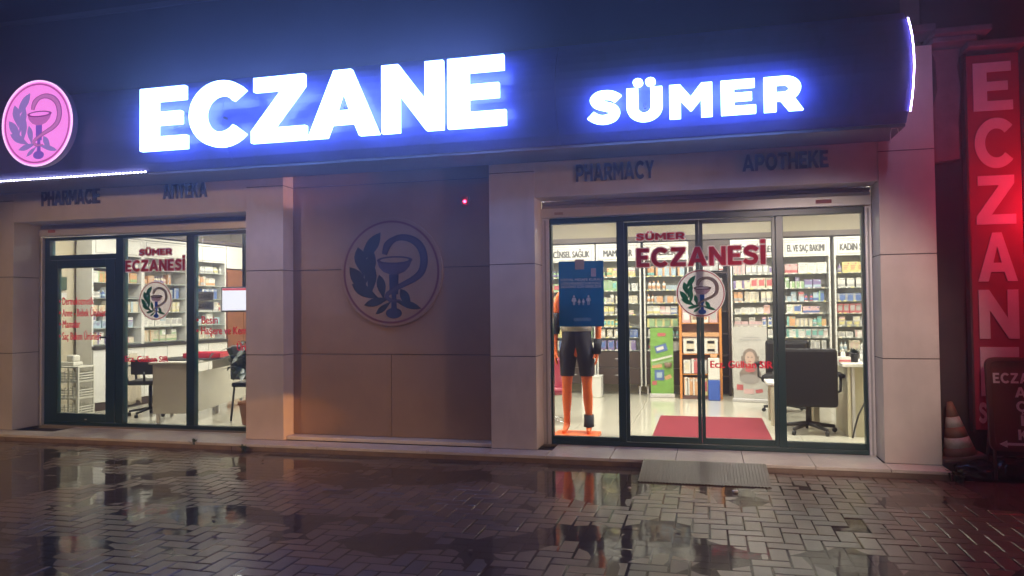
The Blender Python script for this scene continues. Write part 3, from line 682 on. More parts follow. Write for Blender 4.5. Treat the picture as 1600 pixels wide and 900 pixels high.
BAYS = [(-2.46,-1.71,'CİNSEL SAĞLIK'), (-1.69,-.985,'MAMALAR'), (-.94,-.25,'BEBEK'), (.375,1.10,'VİTAMİNLER'), (1.12,1.80,'EL VE SAÇ BAKIMI'), (1.855,2.56,'KADIN SAĞLIĞI')]
for x0, x1, h in BAYS: cabinet(x0, x1, h, 'white glass shelved cabinet with dark lettering %s on its header board' % h)
CORN = mat('brown_cornice', (.10, .075, .06), .5)
tag(MB().box(-3.4, 3.25, YC-.02, YC+.42, 2.43, 2.51, CORN, .005).build('cornice_rail', CORN), 'long brown rail running above the white back wall cabinets', 'rail')
# dark alcove unit
ac = empty('dark_shelf_unit', (.062, YC+.02, .02), 0, 'dark brown open shelf unit between the white cabinets behind the orange rack', 'shelf unit')
m_ = MB(); m_.box(-.30,-.27,0,.36,0,2.40,BROWN); m_.box(.27,.30,0,.36,0,2.40,BROWN); m_.box(-.27,.27,.34,.36,0,2.40,BROWN); m_.box(-.27,.27,0,.34,2.15,2.40,BROWN); m_.build('frame', BROWN, ac)
for z in (.3,.62,.95,1.3,1.62,1.9): MB().box(-.27,.27,.01,.34,z-.012,z+.008,BROWN).build('shelf', BROWN, ac)

# ------------------------------------------------------------------ goods on the shelves
PALC = {'white': (.72,.71,.66), 'cream': (.66,.60,.46), 'blue': (.10,.17,.40), 'light blue': (.40,.52,.60), 'green': (.30,.46,.24), 'teal': (.20,.46,.42), 'red': (.50,.12,.13), 'pink': (.64,.42,.42),
        'orange': (.62,.34,.17), 'yellow': (.66,.60,.26), 'purple': (.22,.17,.34), 'grey': (.42,.42,.41), 'brown': (.26,.17,.12)}
def gm(c): return mat('carton_'+c.replace(' ', '_'), PALC[c], .45)
BOXM = {}
def box_mesh(c1, c2, style):
    k = (c1, c2, style)
    if k in BOXM: return BOXM[k]
    mb = MB(); mb.box(-.5,.5,0,1,0,1,gm(c1))
    e = -.012
    mb.add([(-.3,e*1.3,.83),(.1,e*1.3,.83),(.1,e*1.3,.90),(-.3,e*1.3,.90)], [(0,1,2,3)], gm('grey' if c1 != 'grey' else 'white')); mb.add([(.2,e*1.3,.78),(.4,e*1.3,.78),(.4,e*1.3,.93),(.2,e*1.3,.93)], [(0,1,2,3)], gm(c2))
    if style == 0: mb.add([(-.5,e,.1),(.5,e,.1),(.5,e,.38),(-.5,e,.38)], [(0,1,2,3)], gm(c2))
    elif style == 1: mb.add([(-.36,e,.25),(.36,e,.25),(.36,e,.8),(-.36,e,.8)], [(0,1,2,3)], gm(c2))
    elif style == 2: mb.add([(-.5,e,0),(-.2,e,0),(-.2,e,1),(-.5,e,1)], [(0,1,2,3)], gm(c2))
    else:
        for q in range(3): mb.add([(-.35,e,.62-.17*q),(.3-.1*q,e,.62-.17*q),(.3-.1*q,e,.7-.17*q),(-.35,e,.7-.17*q)], [(0,1,2,3)], gm(c2))
    o = mb.build('t', None); me = o.data; bpy.data.objects.remove(o); BOXM[k] = me; return me
def bottle_mesh(c1, c2):
    k = ('b', c1, c2)
    if k in BOXM: return BOXM[k]
    mb = MB(); mb.lathe((0,.5,0), [(.46,0),(.5,.03),(.5,.6),(.42,.72),(.18,.78),(.18,.82)], gm(c1), 12); mb.lathe((0,.5,.0), [(.2,.82),(.2,1.0)], gm(c2), 10)
    mb.lathe((0,.5,0), [(.505,.18),(.505,.5)], gm(c2), 12)
    o = mb.build('t', None); me = o.data; bpy.data.objects.remove(o); BOXM[k] = me; return me
ORD = ['first','second','third','fourth','fifth','sixth','seventh','eighth','ninth','tenth','eleventh','twelfth','thirteenth','fourteenth','fifteenth']
SHN = {0:'lowest',1:'second lowest',2:'third lowest',3:'middle',4:'third highest',5:'second highest',6:'top'}
SHADES = {'-2.46':['green','yellow','white','cream','light blue'], }
schemes = {  # per cabinet and shelf: the colour mixes seen in the photo
 'CİNSEL SAĞLIK': [['blue','white'],['green','yellow'],['yellow','orange','cream'],['cream','white'],['yellow','white'],['green','white'],['green','white','yellow']],
 'MAMALAR': [['blue','purple','white'],['blue','white','cream'],['green','yellow','cream'],['yellow','cream','white'],['white','cream','grey'],['white','green'],['green','yellow','white']],
 'BEBEK': [['green','white'],['white','teal','green'],['teal','white','green'],['white','pink','white'],['cream','white','orange'],['white','light blue','grey'],['pink','light blue','yellow','orange']],
 'VİTAMİNLER': [['white','light blue'],['white','grey'],['white','pink','white'],['white','white','pink'],['yellow','cream','orange','white'],['cream','yellow','orange'],['white','pink','grey']],
 'EL VE SAÇ BAKIMI': [['purple','white','grey'],['white','grey','white'],['white','teal','orange','cream'],['white','pink','cream','white'],['blue','light blue','red'],['green','white','purple'],['blue','pink','white','red']],
 'KADIN SAĞLIĞI': [['cream','white'],['white','white'],['pink','white','grey'],['red','pink','white'],['purple','blue','purple'],['white','pink'],['purple','white','yellow']]}
def price_strip(me_parent, x0, x1, y, z):
    mb = MB(); x = x0+.02
    while x < x1-.05:
        w2 = random.uniform(.025,.045); mb.box(x, x+w2, y-.003, y-.0005, z-.032, z-.012, gm(random.choice(['white','white','cream','yellow']))); x += w2+random.uniform(.03,.1)
    return mb.build('price_tags', None, me_parent)
def goods(org, ax, ay, name, x0, x1, zs, depth, sch, names, mx=9, hs=.15, floor=.02):
    """row of goods on each shelf; org + ax*t is the shelf front, ay points inwards"""
    rz = math.atan2(ax.y, ax.x)
    for si, z in enumerate(zs):
        cols = sch[si] if si < len(sch) else sch[-1]; t = x0+random.uniform(.005,.03); k = 0
        hmax = (zs[si+1]-z-.045) if si+1 < len(zs) else hs
        run = 0; c1 = random.choice(cols); kind = 0
        while k < mx:
            if run <= 0:
                run = random.choice([1,2,2,3,4]); c1 = random.choice(cols); c2 = random.choice([c for c in list(PALC)[:11] if c != c1]) if random.random() < .55 else ('grey' if c1 != 'grey' else 'white')
                kind = random.choices([0,1], [4,1])[0]; wv = random.uniform(.05,.13) if kind == 0 else random.uniform(.045,.066); hh = min(hmax, random.uniform(.07,.18)) if kind == 0 else min(hmax, random.uniform(.10,.15)); st = random.randrange(4)
            if t+wv > x1-.01: break
            me = box_mesh(c1, c2, st) if kind == 0 else bottle_mesh(c1, c2)
            nm = ('medicine_box' if kind == 0 else 'bottle')
            o = meshobj(nm, me); p = org+ax*(t+wv/2)+ay*(.03+random.uniform(0,.05)); dd = random.uniform(.06,.14) if kind == 0 else wv
            o.location = (p.x, p.y, floor+z-.0195); o.scale = (wv, dd, hh*random.uniform(.97,1.0)); o.rotation_euler = (0, 0, rz+random.gauss(0,.03))
            tw = {'medicine_box':'box','bottle':'bottle'}[nm]
            tag(o, '%s %s, %s item on the %s shelf %s' % (c1, tw, ORD[min(k,14)], names[si], name), tw, 'goods on the shop shelves')
            if kind == 0 and hh < .6*hmax and random.random() < .5:
                o2 = meshobj('medicine_box', box_mesh(random.choice(cols), c2, random.randrange(4))); o2.location = (p.x, p.y, floor+z-.0195+o.scale.z+.001); o2.scale = (wv*.92, dd*.9, min(hh, hmax-hh)*.85); o2.rotation_euler = (0, 0, rz+random.gauss(0,.06))
                tag(o2, 'box on the %s item of the %s shelf %s' % (ORD[min(k,14)], names[si], name), 'box', 'goods on the shop shelves')
            t += wv+random.choice([.002,.002,.004,.012,.03]); k += 1; run -= 1
X_, Y_ = Vector((1,0,0)), Vector((0,1,0))
for c in [o for o in COL.objects if o.name.startswith('display_cabinet')]:
    for z in SH: price_strip(c, -.32, .32, .014, z)
for x0, x1, h in BAYS:
    goods(Vector((0, YC, 0)), X_, Y_, 'under '+h, x0+.03, x1-.03, SH, CD, schemes[h], [SHN[i] for i in range(7)], mx=8, hs=.16)
goods(Vector((0, YC+.02, 0)), X_, Y_, 'of the dark unit', -.19, .32, [.35,.67,1.0,1.35,1.67,1.95], .3, [['grey','red'],['cream','white'],['cream','brown'],['cream','white'],['grey','white'],['white','grey']], ['lowest','second lowest','third lowest','third highest','second highest','top'], mx=4, hs=.16)

# ------------------------------------------------------------------ left hall: side wall cabinets
pA, pB = Vector((-8.29, 1.42, 0)), Vector((-8.0, 4.04, 0)); dL = (pB-pA).normalized(); nL = Vector((-dL.y, dL.x, 0))   # nL points to the wall
angL = math.atan2(dL.y, dL.x)
SL = [.95, 1.18, 1.40, 1.61, 1.83, 2.04]
for k, w_ in enumerate(('nearest the door', 'in the middle of the row', 'farthest from the window')):
    c = empty('wall_cabinet', tuple(pA+dL*(.878*(k+.5))+Vector((0,0,.02))), angL, 'white wall cabinet with shelves of white cartons, '+w_, 'cabinet', 'white cabinets along the left side wall'); wv = .439; f = .025
    m_ = MB()
    for s in (-1, 1): m_.box(s*(wv-.002)-(f if s > 0 else 0), s*(wv-.002)+(f if s < 0 else 0), 0, .3, .0, 2.50, WHITE, .002)
    m_.box(-wv+f, wv-f, 0, .3, 2.47, 2.50, WHITE); m_.build('frame', WHITE, c)
    MB().box(-wv+f, wv-f, .27, .29, .1, 2.47, mat('white_back', (.55,.54,.48), .6)).build('back_panel', WHITE, c)
    hb = MB().box(-wv+f, wv-f, -.004, .02, 2.20, 2.46, WHITE, .004); hb.box(-wv+.05, wv-.05, -.008, -.0045, 2.225, 2.435, MATS['header_rim']); hb.box(-wv+.058, wv-.058, -.012, -.0085, 2.233, 2.427, WHITE); hb.build('header_board', WHITE, c)
    for z in SL: MB().box(-wv+f, wv-f, .015, .27, z-.03, z-.021, GLASS).box(-wv+f, wv-f, .009, .0145, z-.031, z-.02, SHELFG).build('shelf', SHELFG, c)
    MB().box(-wv, wv, -.05, -.001, .86, .905, mat('dark_counter', (.035,.03,.03), .4), .003).build('counter_edge', None, c)
    for s in (0, 1): MB().box(-wv+.004+s*wv, s*wv-.004, -.03, -.002, .12, .855, WHITE, .003).build('cabinet_door', WHITE, c)
    MB().box(-wv, wv, -.01, .0, 0, .115, BROWN).build('kick_board', BROWN, c)
    goods(pA, dL, nL, ['of the cabinet nearest the door','of the middle side cabinet','of the far side cabinet'][k], .878*k+.03, .878*(k+1)-.03, SL, .25, [['white','white','cream'],['white','white','light blue'],['white','cream'],['white','white','grey','blue'],['white','orange','cream'],['white','white']], ['lowest','second lowest','third lowest','third highest','second highest','top'], mx=8, hs=.12)
o = tag(MB().box(0, 3.9, -.01, .31, 2.54, 2.60, CORN, .005).build('cornice_rail', CORN, None, tuple(pA)+() , (0,0,angL)), 'brown rail above the white cabinets of the left side wall', 'rail')
WOOD = mat('reddish_wood', (.24, .085, .035), .45, var=.25, vs=7)
wd = empty('wooden_cupboard', tuple(pA+dL*3.05+Vector((0,0,.02))), angL, 'reddish brown wooden cupboard at the end of the white side cabinets', 'cupboard')
MB().box(-.40,.40,0,.3,.05,2.1,WOOD,.004).build('carcass', WOOD, wd); MB().box(-.40,.40,0,.3,2.12,2.5,WHITE,.004).build('header_board', WHITE, wd)
for s in (-1,1): MB().box(min(s*.005,s*.39),max(s*.005,s*.39),-.02,-.001,.08,2.06,WOOD,.004).build('door', WOOD, wd)
# white plastic basket tower
cr_ = empty('basket_tower', (-8.2, 1.02, .02), math.radians(6), 'white plastic basket tower on the floor behind the glass door', 'basket rack')
PW = mat('white_plastic', (.66,.64,.56), .4)
for k in range(3):
    m_ = MB(); z = .02+.22*k; a, b = .19, .15
    m_.box(-a,a,-b,b,z,z+.012,PW)
    for q in range(4):
        zz = z+.012+.034*q
        for s in (-1,1): m_.box(-a,a,s*b-.004,s*b+.004,zz,zz+.012,PW); m_.box(s*a-.004,s*a+.004,-b,b,zz,zz+.012,PW)
    for q in range(7):
        xx = -a+2*a*q/6
        for s in (-1,1): m_.box(xx-.006,xx+.006,s*b-.005,s*b+.005,z,z+.15,PW)
    m_.build('basket', PW, cr_)
m_ = MB()
for sx in (-1,1):
    for sy in (-1,1): m_.box(sx*.185-.012,sx*.185+.012,sy*.145-.012,sy*.145+.012,0,.66,PW,.003)
m_.box(-.2,.2,-.16,.16,.655,.675,PW,.004); m_.build('post_frame', PW, cr_)
tag(MB().box(-.11,.12,-.08,.08,0,.05,PW,.01).box(-.02,.1,-.06,.06,.05,.14,PW,.02).build('folded_towels', PW, None, (-8.24,1.02,.698)), 'pale folded bundle lying on the white basket tower', 'bundle')
# alarm keypad on side wall
kp = empty('wall_keypad', (0,0,0), 0, 'small dark green keypad box on the cream side wall', 'keypad')
MB().box(-8.655,-8.63,1.18,1.34,1.72,1.90,mat('keypad_green', (.08,.12,.08), .5),.004).build('case', None, kp); MB().box(-8.655,-8.635,1.18,1.34,1.60,1.68,WHITE,.003).build('lower_plate', WHITE, kp)
# hanging coat bag
CB = mat('beige_cloth', (.50,.44,.34), .8, var=.12, vs=8)
mb = MB(); vs = []; fs = []
for i in range(13):
    t = i/12
    for j in range(9):
        u = j/8-.5; vs.append((u*(.12+.20*t**.6)*1.1, -.03-.03*math.sin(u*PI*6+t*2)*t-.03*math.cos(u*PI), .80-.72*t+.03*math.sin(u*9)*t))
for i in range(12):
    for j in range(8): fs.append((i*9+j, i*9+j+1, i*9+j+10, i*9+j+9))
mb.add(vs, fs, CB, True)
o = mb.build('cloth_bag', CB, None, tuple(pA+dL*.62-nL*.06), (0,0,angL)); sl = o.modifiers.new('s','SOLIDIFY'); sl.thickness = .01
tag(o, 'beige cloth bag hanging on the side cabinet front behind the chair', 'bag')
# white long desk
dk = empty('reception_desk', (-6.16, .78, .02), math.radians(14.5), 'long pale grey desk with dark glass top seen end on inside the left window', 'desk')
DG = mat('pale_grey_laminate', (.50,.48,.42), .4, var=.04)
m_ = MB(); m_.box(-.50,0,0,.02,.12,.73,DG,.002); m_.build('end_panel', DG, dk)
MB().box(-.018,.0,.022,1.85,.12,.62,DG,.002).build('modesty_panel', DG, dk)
MB().box(-.50,.0,1.852,1.87,.12,.73,DG,.002).build('end_panel', DG, dk)
MB().box(-.54,.03,-.03,1.90,.732,.757,DG,.003).build('desk_top', DG, dk)
for xx, yy in ((-.45,.05),(-.05,.05),(-.05,.9),(-.45,1.8),(-.05,1.8)): MB().box(xx-.02,xx+.02,yy-.02,yy+.02,0,.12,ALU).build('leg', ALU, dk)
gl = MB().lathe((-.2,.6,.758), [(.40,0),(.42,.006),(.42,.014),(.40,.02)], BLACK, 36)
gl.build('glass_top', BLACK, dk)
tb = empty('red_document_tray', (-6.36,1.30,.80), math.radians(14), 'red document tray with papers on the dark desk top', 'tray')
RT = mat('red_plastic', (.55,.03,.06), .35)
MB().box(-.24,.24,-.15,.15,0,.008,RT).box(-.24,.24,-.15,-.14,0,.06,RT).box(-.24,.24,.14,.15,0,.07,RT).box(-.24,-.23,-.15,.15,0,.06,RT).box(.23,.24,-.15,.15,0,.06,RT).build('shell', RT, tb)
MB().box(-.2,.2,-.13,.13,.01,.03,WHITE).build('papers', WHITE, tb)
# arm chair left (swivel with looped arms)
def loop_chair(loc, rz, lab):
    c = empty('loop_arm_chair', loc, rz, lab, 'chair')
    MB().box(-.22,.22,-.22,.22,.42,.48,BLACK,.02).build('seat', BLACK, c)
    MB().box(-.17,.17,.2,.23,.56,.76,BLACK,.015).tube([(0,.21,.45),(0,.225,.60)], .015, BLACK).build('backrest', BLACK, c)
    for s in (-1,1): MB().tube([(s*.24,-.16,.46),(s*.27,-.2,.56),(s*.27,-.12,.66),(s*.27,.05,.67),(s*.27,.16,.6),(s*.24,.12,.46)], .016, BLACK).build('armrest', BLACK, c)
    m_ = MB(); m_.tube([(0,0,.08),(0,0,.42)], .025, BLACK)
    for k in range(5):
        a = 2*PI*k/5; m_.tube([(0,0,.1),(.27*math.cos(a),.27*math.sin(a),.06)], [.022,.014], BLACK, 6); m_.lathe((.27*math.cos(a),.27*math.sin(a),0), [(.02,0),(.026,.02),(.02,.045)], BLACK, 8)
    m_.build('star_base', BLACK, c)
loop_chair((-7.22,1.30,.02), math.radians(200), 'small black swivel chair with looped arms left of the pale desk')
# visitor chair behind plant
def leg_chair(loc, rz, lab):
    c = empty('visitor_chair', loc, rz, lab, 'chair')
    MB().box(-.23,.23,-.22,.22,.42,.48,BLACK,.02).build('seat', BLACK, c)
    mb = MB(); mb.box(-.23,.23,.2,.25,.52,.95,mat('grey_mesh',(.10,.10,.105),.6),.02); mb.build('backrest', None, c)
    for sx in (-1,1):
        for sy in (-1,1): MB().tube([(sx*.2,sy*.19,.42),(sx*.23,sy*.22,0)], .014, BLACK).build('leg', BLACK, c)
leg_chair((-5.62,1.3,.02), math.radians(190), 'black visitor chair with thin legs behind the potted plant')
# potted plant
pp = empty('potted_plant', (-5.40,.86,.02), 0, 'dark leafed plant in a terracotta pot beside the pier inside the left window', 'plant')
TC = mat('terracotta', (.30,.12,.06), .6, var=.1)
MB().lathe((0,0,0), [(.10,0),(.14,.24),(.155,.24),(.155,.28),(.13,.28),(.12,.25)], TC, 24).build('pot', TC, pp)
m_ = MB(); m_.tube([(0,0,.25),(-.02,0,.5),(.0,.02,.8)], .012, BROWN).tube([(.03,.02,.25),(.06,.02,.55),(.1,.0,.85)], .01, BROWN); m_.build('stem', BROWN, pp)
LF = mat('dark_plant_leaf', (.018,.032,.022), .35)
m_ = MB()
for k in range(95):
    a = random.uniform(0,2*PI); el = random.uniform(-.5,1.0); L = random.uniform(.14,.30); W = L*.17
    b = Vector((random.gauss(-.03,.14), random.gauss(0,.12), random.uniform(.58,.95)))
    d_ = Vector((math.cos(a)*math.cos(el), math.sin(a)*math.cos(el), math.sin(el))); s_ = d_.cross(Vector((0,0,1))).normalized(); up = s_.cross(d_)
    p = [b, b+d_*L*.35+s_*W+up*.015, b+d_*L*.35-s_*W+up*.015, b+d_*L*.7+s_*W*.8-Vector((0,0,.05*L*3)), b+d_*L*.7-s_*W*.8-Vector((0,0,.05*L*3)), b+d_*L-Vector((0,0,.12*L*3))]
    m_.add(p, [(0,1,2),(1,3,4,2),(3,5,4)], LF, True)
m_.build('leaves', LF, pp)
# hanging monitor
mo = empty('hanging_monitor', (-5.50,.85,0), math.radians(10), 'lit white monitor hanging from a black pole inside the left window', 'monitor')
MB().box(-.28,.28,0,.04,1.39,1.70,BLACK,.006).build('casing', BLACK, mo)
MB().box(-.265,.265,-.004,-.001,1.41,1.685,emis('screen_white', (.92,.9,1), 1.4)).build('screen', None, mo)
MB().box(-.262,.262,-.007,-.0045,1.655,1.683,emis('screen_red_bar', (.9,.12,.16), .9)).build('screen_banner', None, mo)
MB().tube([(.0,.03,1.66),(.0,.03,2.92)], .024, BLACK, 10).build('pole', BLACK, mo)
# grey hanging notice
gn = empty('hanging_notice', (-5.94,.66,1.42), math.radians(6), 'grey two row notice board left of the lit monitor', 'notice')
GP = mat('grey_notice', (.33,.32,.34), .5)
for z0, z1 in ((0,.10),(.115,.22)):
    b = MB().box(-.15,.15,0,.01,z0,z1,GP,.002).build('strip', GP, gn); 
thin_text('printed_word', 'ECZANE', -.11, .11, .025, .075, -.002, mat('notice_print',(.1,.1,.11),.6), gn, .03); thin_text('printed_word', 'RECZANE', -.11, .11, .14, .19, -.002, MATS['notice_print'], gn, .03)
MB().tube([(0,.005,.22),(0,.005,1.5)], .002, ALU, 4).build('cord', ALU, gn)

# ------------------------------------------------------------------ right hall furniture
# red mat
tag(MB().box(-.575,.64,.56,2.42,.0205,.03,mat('red_carpet',(.22,.012,.028),.9,var=.1,vs=40,bump=.3,bs=300),.003).build('red_mat'), 'red carpet mat on the shop floor inside the sliding doors', 'mat')
# office chairs
def exec_chair():
    c = empty('executive_chair', (0,0,0)); 
    bk = MB(); bk.box(-.275,.275,-.20,-.12,.30,.92,LEATHER,.035); bk.box(-.25,.25,-.119,-.06,.36,.90,LEATHER,.03)
    b = bk.build('backrest', LEATHER, c)
    MB().box(-.26,.26,-.10,.40,.40,.50,LEATHER,.035).build('seat', LEATHER, c)
    for s in (-1,1):
        MB().box(s*.33-.03,s*.33+.03,-.06,.26,.60,.645,LEATHER,.015).tube([(s*.27,.1,.42),(s*.33,.1,.45),(s*.335,.1,.6)], .016, BLACK).build('armrest', LEATHER, c)
    MB().tube([(0,.05,.09),(0,.05,.40)], .03, BLACK, 12).build('gas_column', BLACK, c)
    m_ = MB()
    for k in range(5):
        a = 2*PI*k/5+.3; m_.tube([(0,.05,.10),(.28*math.cos(a),.05+.28*math.sin(a),.065)], [.028,.018], BLACK, 8)
    m_.build('star_base', BLACK, c)
    for k in range(5):
        a = 2*PI*k/5+.3; MB().lathe((0,0,0), [(.02,-.014),(.026,-.01),(.026,.01),(.02,.014)], BLACK, 12).build('caster', BLACK, c, (.28*math.cos(a), .05+.28*math.sin(a), .026), (PI/2, 0, a))
    return c
e1 = exec_chair(); e1.location = (1.06, 1.42, .02); e1.rotation_euler = (0,0,math.radians(-2)); tag(e1, 'large black leather office chair seen from behind in the right pane', 'office chair', 'black leather office chairs')
e2 = copy_tree(e1); e2.location = (1.00, 3.15, .02); e2.rotation_euler = (0,0,math.radians(168)); tag(e2, 'black leather office chair half hidden behind the door frame, farther back', 'office chair', 'black leather office chairs')
# desk right
rd = empty('white_desk', (1.40,1.22,.02), 0, 'cream desk with white top at the right end of the right shopfront', 'desk')
DC = mat('cream_laminate', (.50,.46,.33), .45)
MB().box(-.03,1.3,-.02,.80,.73,.765,WHITE,.004).build('desk_top', WHITE, rd); MB().box(.02,.045,.0,.78,0,.729,DC).build('side_panel', DC, rd); MB().box(.046,1.26,.03,.05,.0,.729,DC,.002).build('front_panel', DC, rd)
MB().box(.06,.09,.008,.028,.0,.729,ALU).build('cable_channel', ALU, rd)
tag(MB().tube([(1.44,1.12,.03),(1.46,1.13,.12),(1.50,1.14,.26),(1.56,1.15,.38),(1.64,1.16,.44)], .009, BLACK, 6).build('cable'), 'black cable curving up in front of the cream desk', 'cable')
sp = empty('desk_plant', (1.53,1.45,.785), 0, 'small dark plant in a black pot on the white desk', 'plant')
MB().lathe((0,0,0), [(.035,0),(.05,.09),(.055,.09),(.05,.1)], BLACK, 16).build('pot', BLACK, sp)
m_ = MB()
for k in range(40):
    a = random.uniform(0,2*PI); d_ = Vector((math.cos(a),math.sin(a),random.uniform(.2,1.6))).normalized(); L = random.uniform(.05,.1); s_ = d_.cross(Vector((0,0,1)))
    b = Vector((0,0,.09)); m_.add([b, b+d_*L*.6+s_*.015, b+d_*L, b+d_*L*.6-s_*.015], [(0,1,2,3)], LF)
m_.build('leaves', LF, sp)
def item(loc, s, c, lab):
    o = meshobj('bottle', bottle_mesh(c, 'white')); o.location = loc; o.scale = s; tag(o, lab, 'bottle', 'small bottles on the white desk')
item((1.45,1.62,.786), (.05,.05,.13), 'white', 'white bottle on the desk left of the small plant'); item((1.70,1.40,.786), (.06,.06,.12), 'pink', 'pink bottle on the desk right of the small plant')
item((1.64,1.6,.786), (.05,.05,.15), 'grey', 'grey bottle on the desk behind the small plant')
tag(MB().box(-.06,.06,-.04,.04,0,.06,gm('white')).box(-.058,.058,-.0415,-.0402,.01,.03,gm('red')).build('small_carton', None, None, (1.42,1.40,.786)), 'small white and red carton at the desk edge', 'box')
# low table
lt = empty('low_table', (.80,1.98,.02), 0, 'low white side table with cream legs left of the black office chair', 'table')
MB().box(-.13,.45,-.1,.4,.46,.49,WHITE,.004).build('table_top', WHITE, lt)
for xx, yy in ((-.06,-.06),(.40,-.06),(-.06,.35),(.40,.35)): MB().box(xx-.03,xx+.03,yy-.03,yy+.03,0,.459,DC,.003).build('leg', DC, lt)
# banners
gb = empty('green_banner', (-.66,4.40,.02), math.radians(2), 'narrow green standing banner with printed packs before the back cabinets', 'banner')
GB = mat('banner_green', (.20,.40,.08), .5, var=.25, vs=4)
MB().box(-.17,.17,0,.01,.06,1.06,GB).build('printed_panel', GB, gb)
m_ = MB(); 
def card(mb, x0, x1, z0, z1, c, y=-.003, rot=0):
    cx, cz = (x0+x1)/2, (z0+z1)/2; P = [Vector((a-cx, b-cz)) for a, b in ((x0,z0),(x1,z0),(x1,z1),(x0,z1))]; q = Matrix.Rotation(rot, 2)
    P = [q @ p for p in P]; mb.add([(cx+p.x, y, cz+p.y) for p in P], [(0,1,2,3)], gm(c) if isinstance(c, str) else c)
card(m_,-.10,.08,.69,.80,'blue',rot=.3); card(m_,-.08,.03,.72,.77,'white',-.005,.3); card(m_,-.11,.03,.26,.42,'blue'); card(m_,-.08,.0,.30,.38,'light blue',-.005); card(m_,-.16,.16,.58,.61,'white',rot=.25); card(m_,-.15,.17,.52,.55,'green',-.004,.25)
m_.lathe((.09,-.004,.46), [(.05,0),(.06,.07)], gm('brown'), 10); card(m_,-.15,-.08,.19,.25,'red'); card(m_,-.06,.06,.93,.98,'red'); card(m_,-.15,.0,.45,.5,'orange',rot=.1); card(m_,.04,.14,.28,.34,'orange',rot=.4)
m_.build('printed_pictures', None, gb); MB().box(-.19,.19,-.03,.06,0,.06,ALU,.01).build('foot', ALU, gb)
pb = empty('white_poster_banner', (.60,4.02,.02), math.radians(-12), 'pale standing banner with a portrait of a dark haired woman', 'banner')
PWH = mat('poster_pale', (.56,.55,.52), .35, var=.1, vs=3)
MB().box(-.235,.235,0,.01,.05,1.08,PWH).build('printed_panel', PWH, pb)
HAIR = mat('print_hair', (.26,.21,.18), .6, var=.3, vs=14); SKIN = mat('print_skin', (.55,.40,.33), .6)
def disc(mb, cx, cz, rx, rz_, m, y): mb.add([(x, y, z) for x, z in arc(cx,cz,rx,rz_,0,345,24)], [tuple(range(25))], m)
m_ = MB(); disc(m_,0,.66,.10,.11,HAIR,-.002); card(m_,-.115,-.05,.40,.66,HAIR,-.0022,.08); card(m_,.05,.115,.42,.66,HAIR,-.0024,-.08); disc(m_,0,.40,.15,.10,HAIR,-.003); disc(m_,.0,.63,.07,.095,SKIN,-.005)
disc(m_,-.025,.645,.012,.006,TEXTD,-.007); disc(m_,.028,.645,.012,.006,TEXTD,-.007); disc(m_,.0,.585,.02,.008,gm('red'),-.007); disc(m_,.0,.50,.04,.05,SKIN,-.005); disc(m_,.0,.46,.07,.03,gm('red'),-.006); disc(m_,-.01,.33,.14,.07,mat('print_grey',(.36,.33,.32),.6),-.007)
card(m_,-.19,-.10,.17,.25,'red'); card(m_,-.09,.05,.12,.19,'pink'); card(m_,.07,.17,.14,.19,'red',rot=.2); card(m_,-.14,.16,.88,.90,'grey'); card(m_,-.10,.14,.92,.935,'grey')
m_.build('printed_pictures', None, pb); MB().box(-.25,.25,-.03,.08,0,.05,ALU,.01).build('foot', ALU, pb)
# orange rack
rk = empty('orange_display_rack', (-.085,4.28,.02), 0, 'orange cardboard display rack full of packs behind the door joint', 'display rack')
OR = mat('orange_card', (.62,.24,.05), .5); 
for s in (-1,1): MB().box(s*.29-.018,s*.29+.018,0,.30,.0,1.42,OR,.003).build('side_panel', OR, rk)
MB().box(-.27,.27,.27,.29,.0,1.42,mat('card_back',(.42,.27,.22),.6)).build('back_panel', None, rk)
MB().box(-.27,.27,-.01,.27,.0,.05,mat('rack_base',(.12,.06,.05),.5)).build('base', None, rk)
for z in (.36,.66,1.12): MB().box(-.27,.27,.0,.27,z,z+.012,OR).build('shelf', OR, rk)
MB().box(-.27,.27,-.004,.0,.93,.99,gm('orange')).build('banner_strip', None, rk)
def pack(x, z, w_, h, d_, c1, c2, st, lab, nm='pack'):
    o = meshobj(nm, box_mesh(c1,c2,st)); o.location = (-.085+x, 4.29, .02+z); o.scale = (w_,d_,h); tag(o, lab, 'pack', 'packs in the orange rack')
def spc(x, z, lab):
    c = empty('support_pack', (-.085+x,4.29,.02+z), 0, lab, 'pack', 'white packs with windows in the orange rack')
    MB().box(-.10,.10,0,.06,0,.23,gm('white'),.004).build('carton', None, c); MB().box(-.06,.06,-.004,-.0005,.03,.20,gm('cream')).box(-.05,.05,-.007,-.0045,.15,.19,BLACK).box(-.05,.05,-.007,-.0045,.035,.07,BLACK).build('window_print', None, c)
spc(-.15,.675,'white pack with black print at the rack left, above middle shelf'); spc(.15,.675,'white pack with black print at the rack right, above middle shelf')
pack(-.2,.38,.1,.2,.1,'white','cream',1,'white pack leaning at the left on the rack middle shelf'); pack(-.08,.38,.11,.22,.08,'red','white',2,'red and white pack in the centre of the rack middle shelf'); pack(.04,.38,.1,.2,.08,'grey','white',1,'grey pack right of the red one on the rack middle shelf')
pack(-.225,.055,.05,.27,.1,'white','orange',2,'slim white carton at the bottom left of the orange rack')
for i in range(3): pack(-.155+.072*i,.055,.068,.26,.1,'orange','white',2,'orange and white carton, %s in the bottom row of the rack' % ['first','second','third'][i])
pack(.06,.055,.07,.25,.1,'yellow','red',1,'yellow carton beside the orange ones at the rack bottom')
for i,(c1,c2) in enumerate((('pink','white'),('cream','brown'),('white','orange'),('pink','grey'))): pack(-.2+.13*i,1.135,.11,.19,.1,c1,c2,1,'%s pack on the top shelf of the orange rack, %s from left' % (c1, ORD[i]))
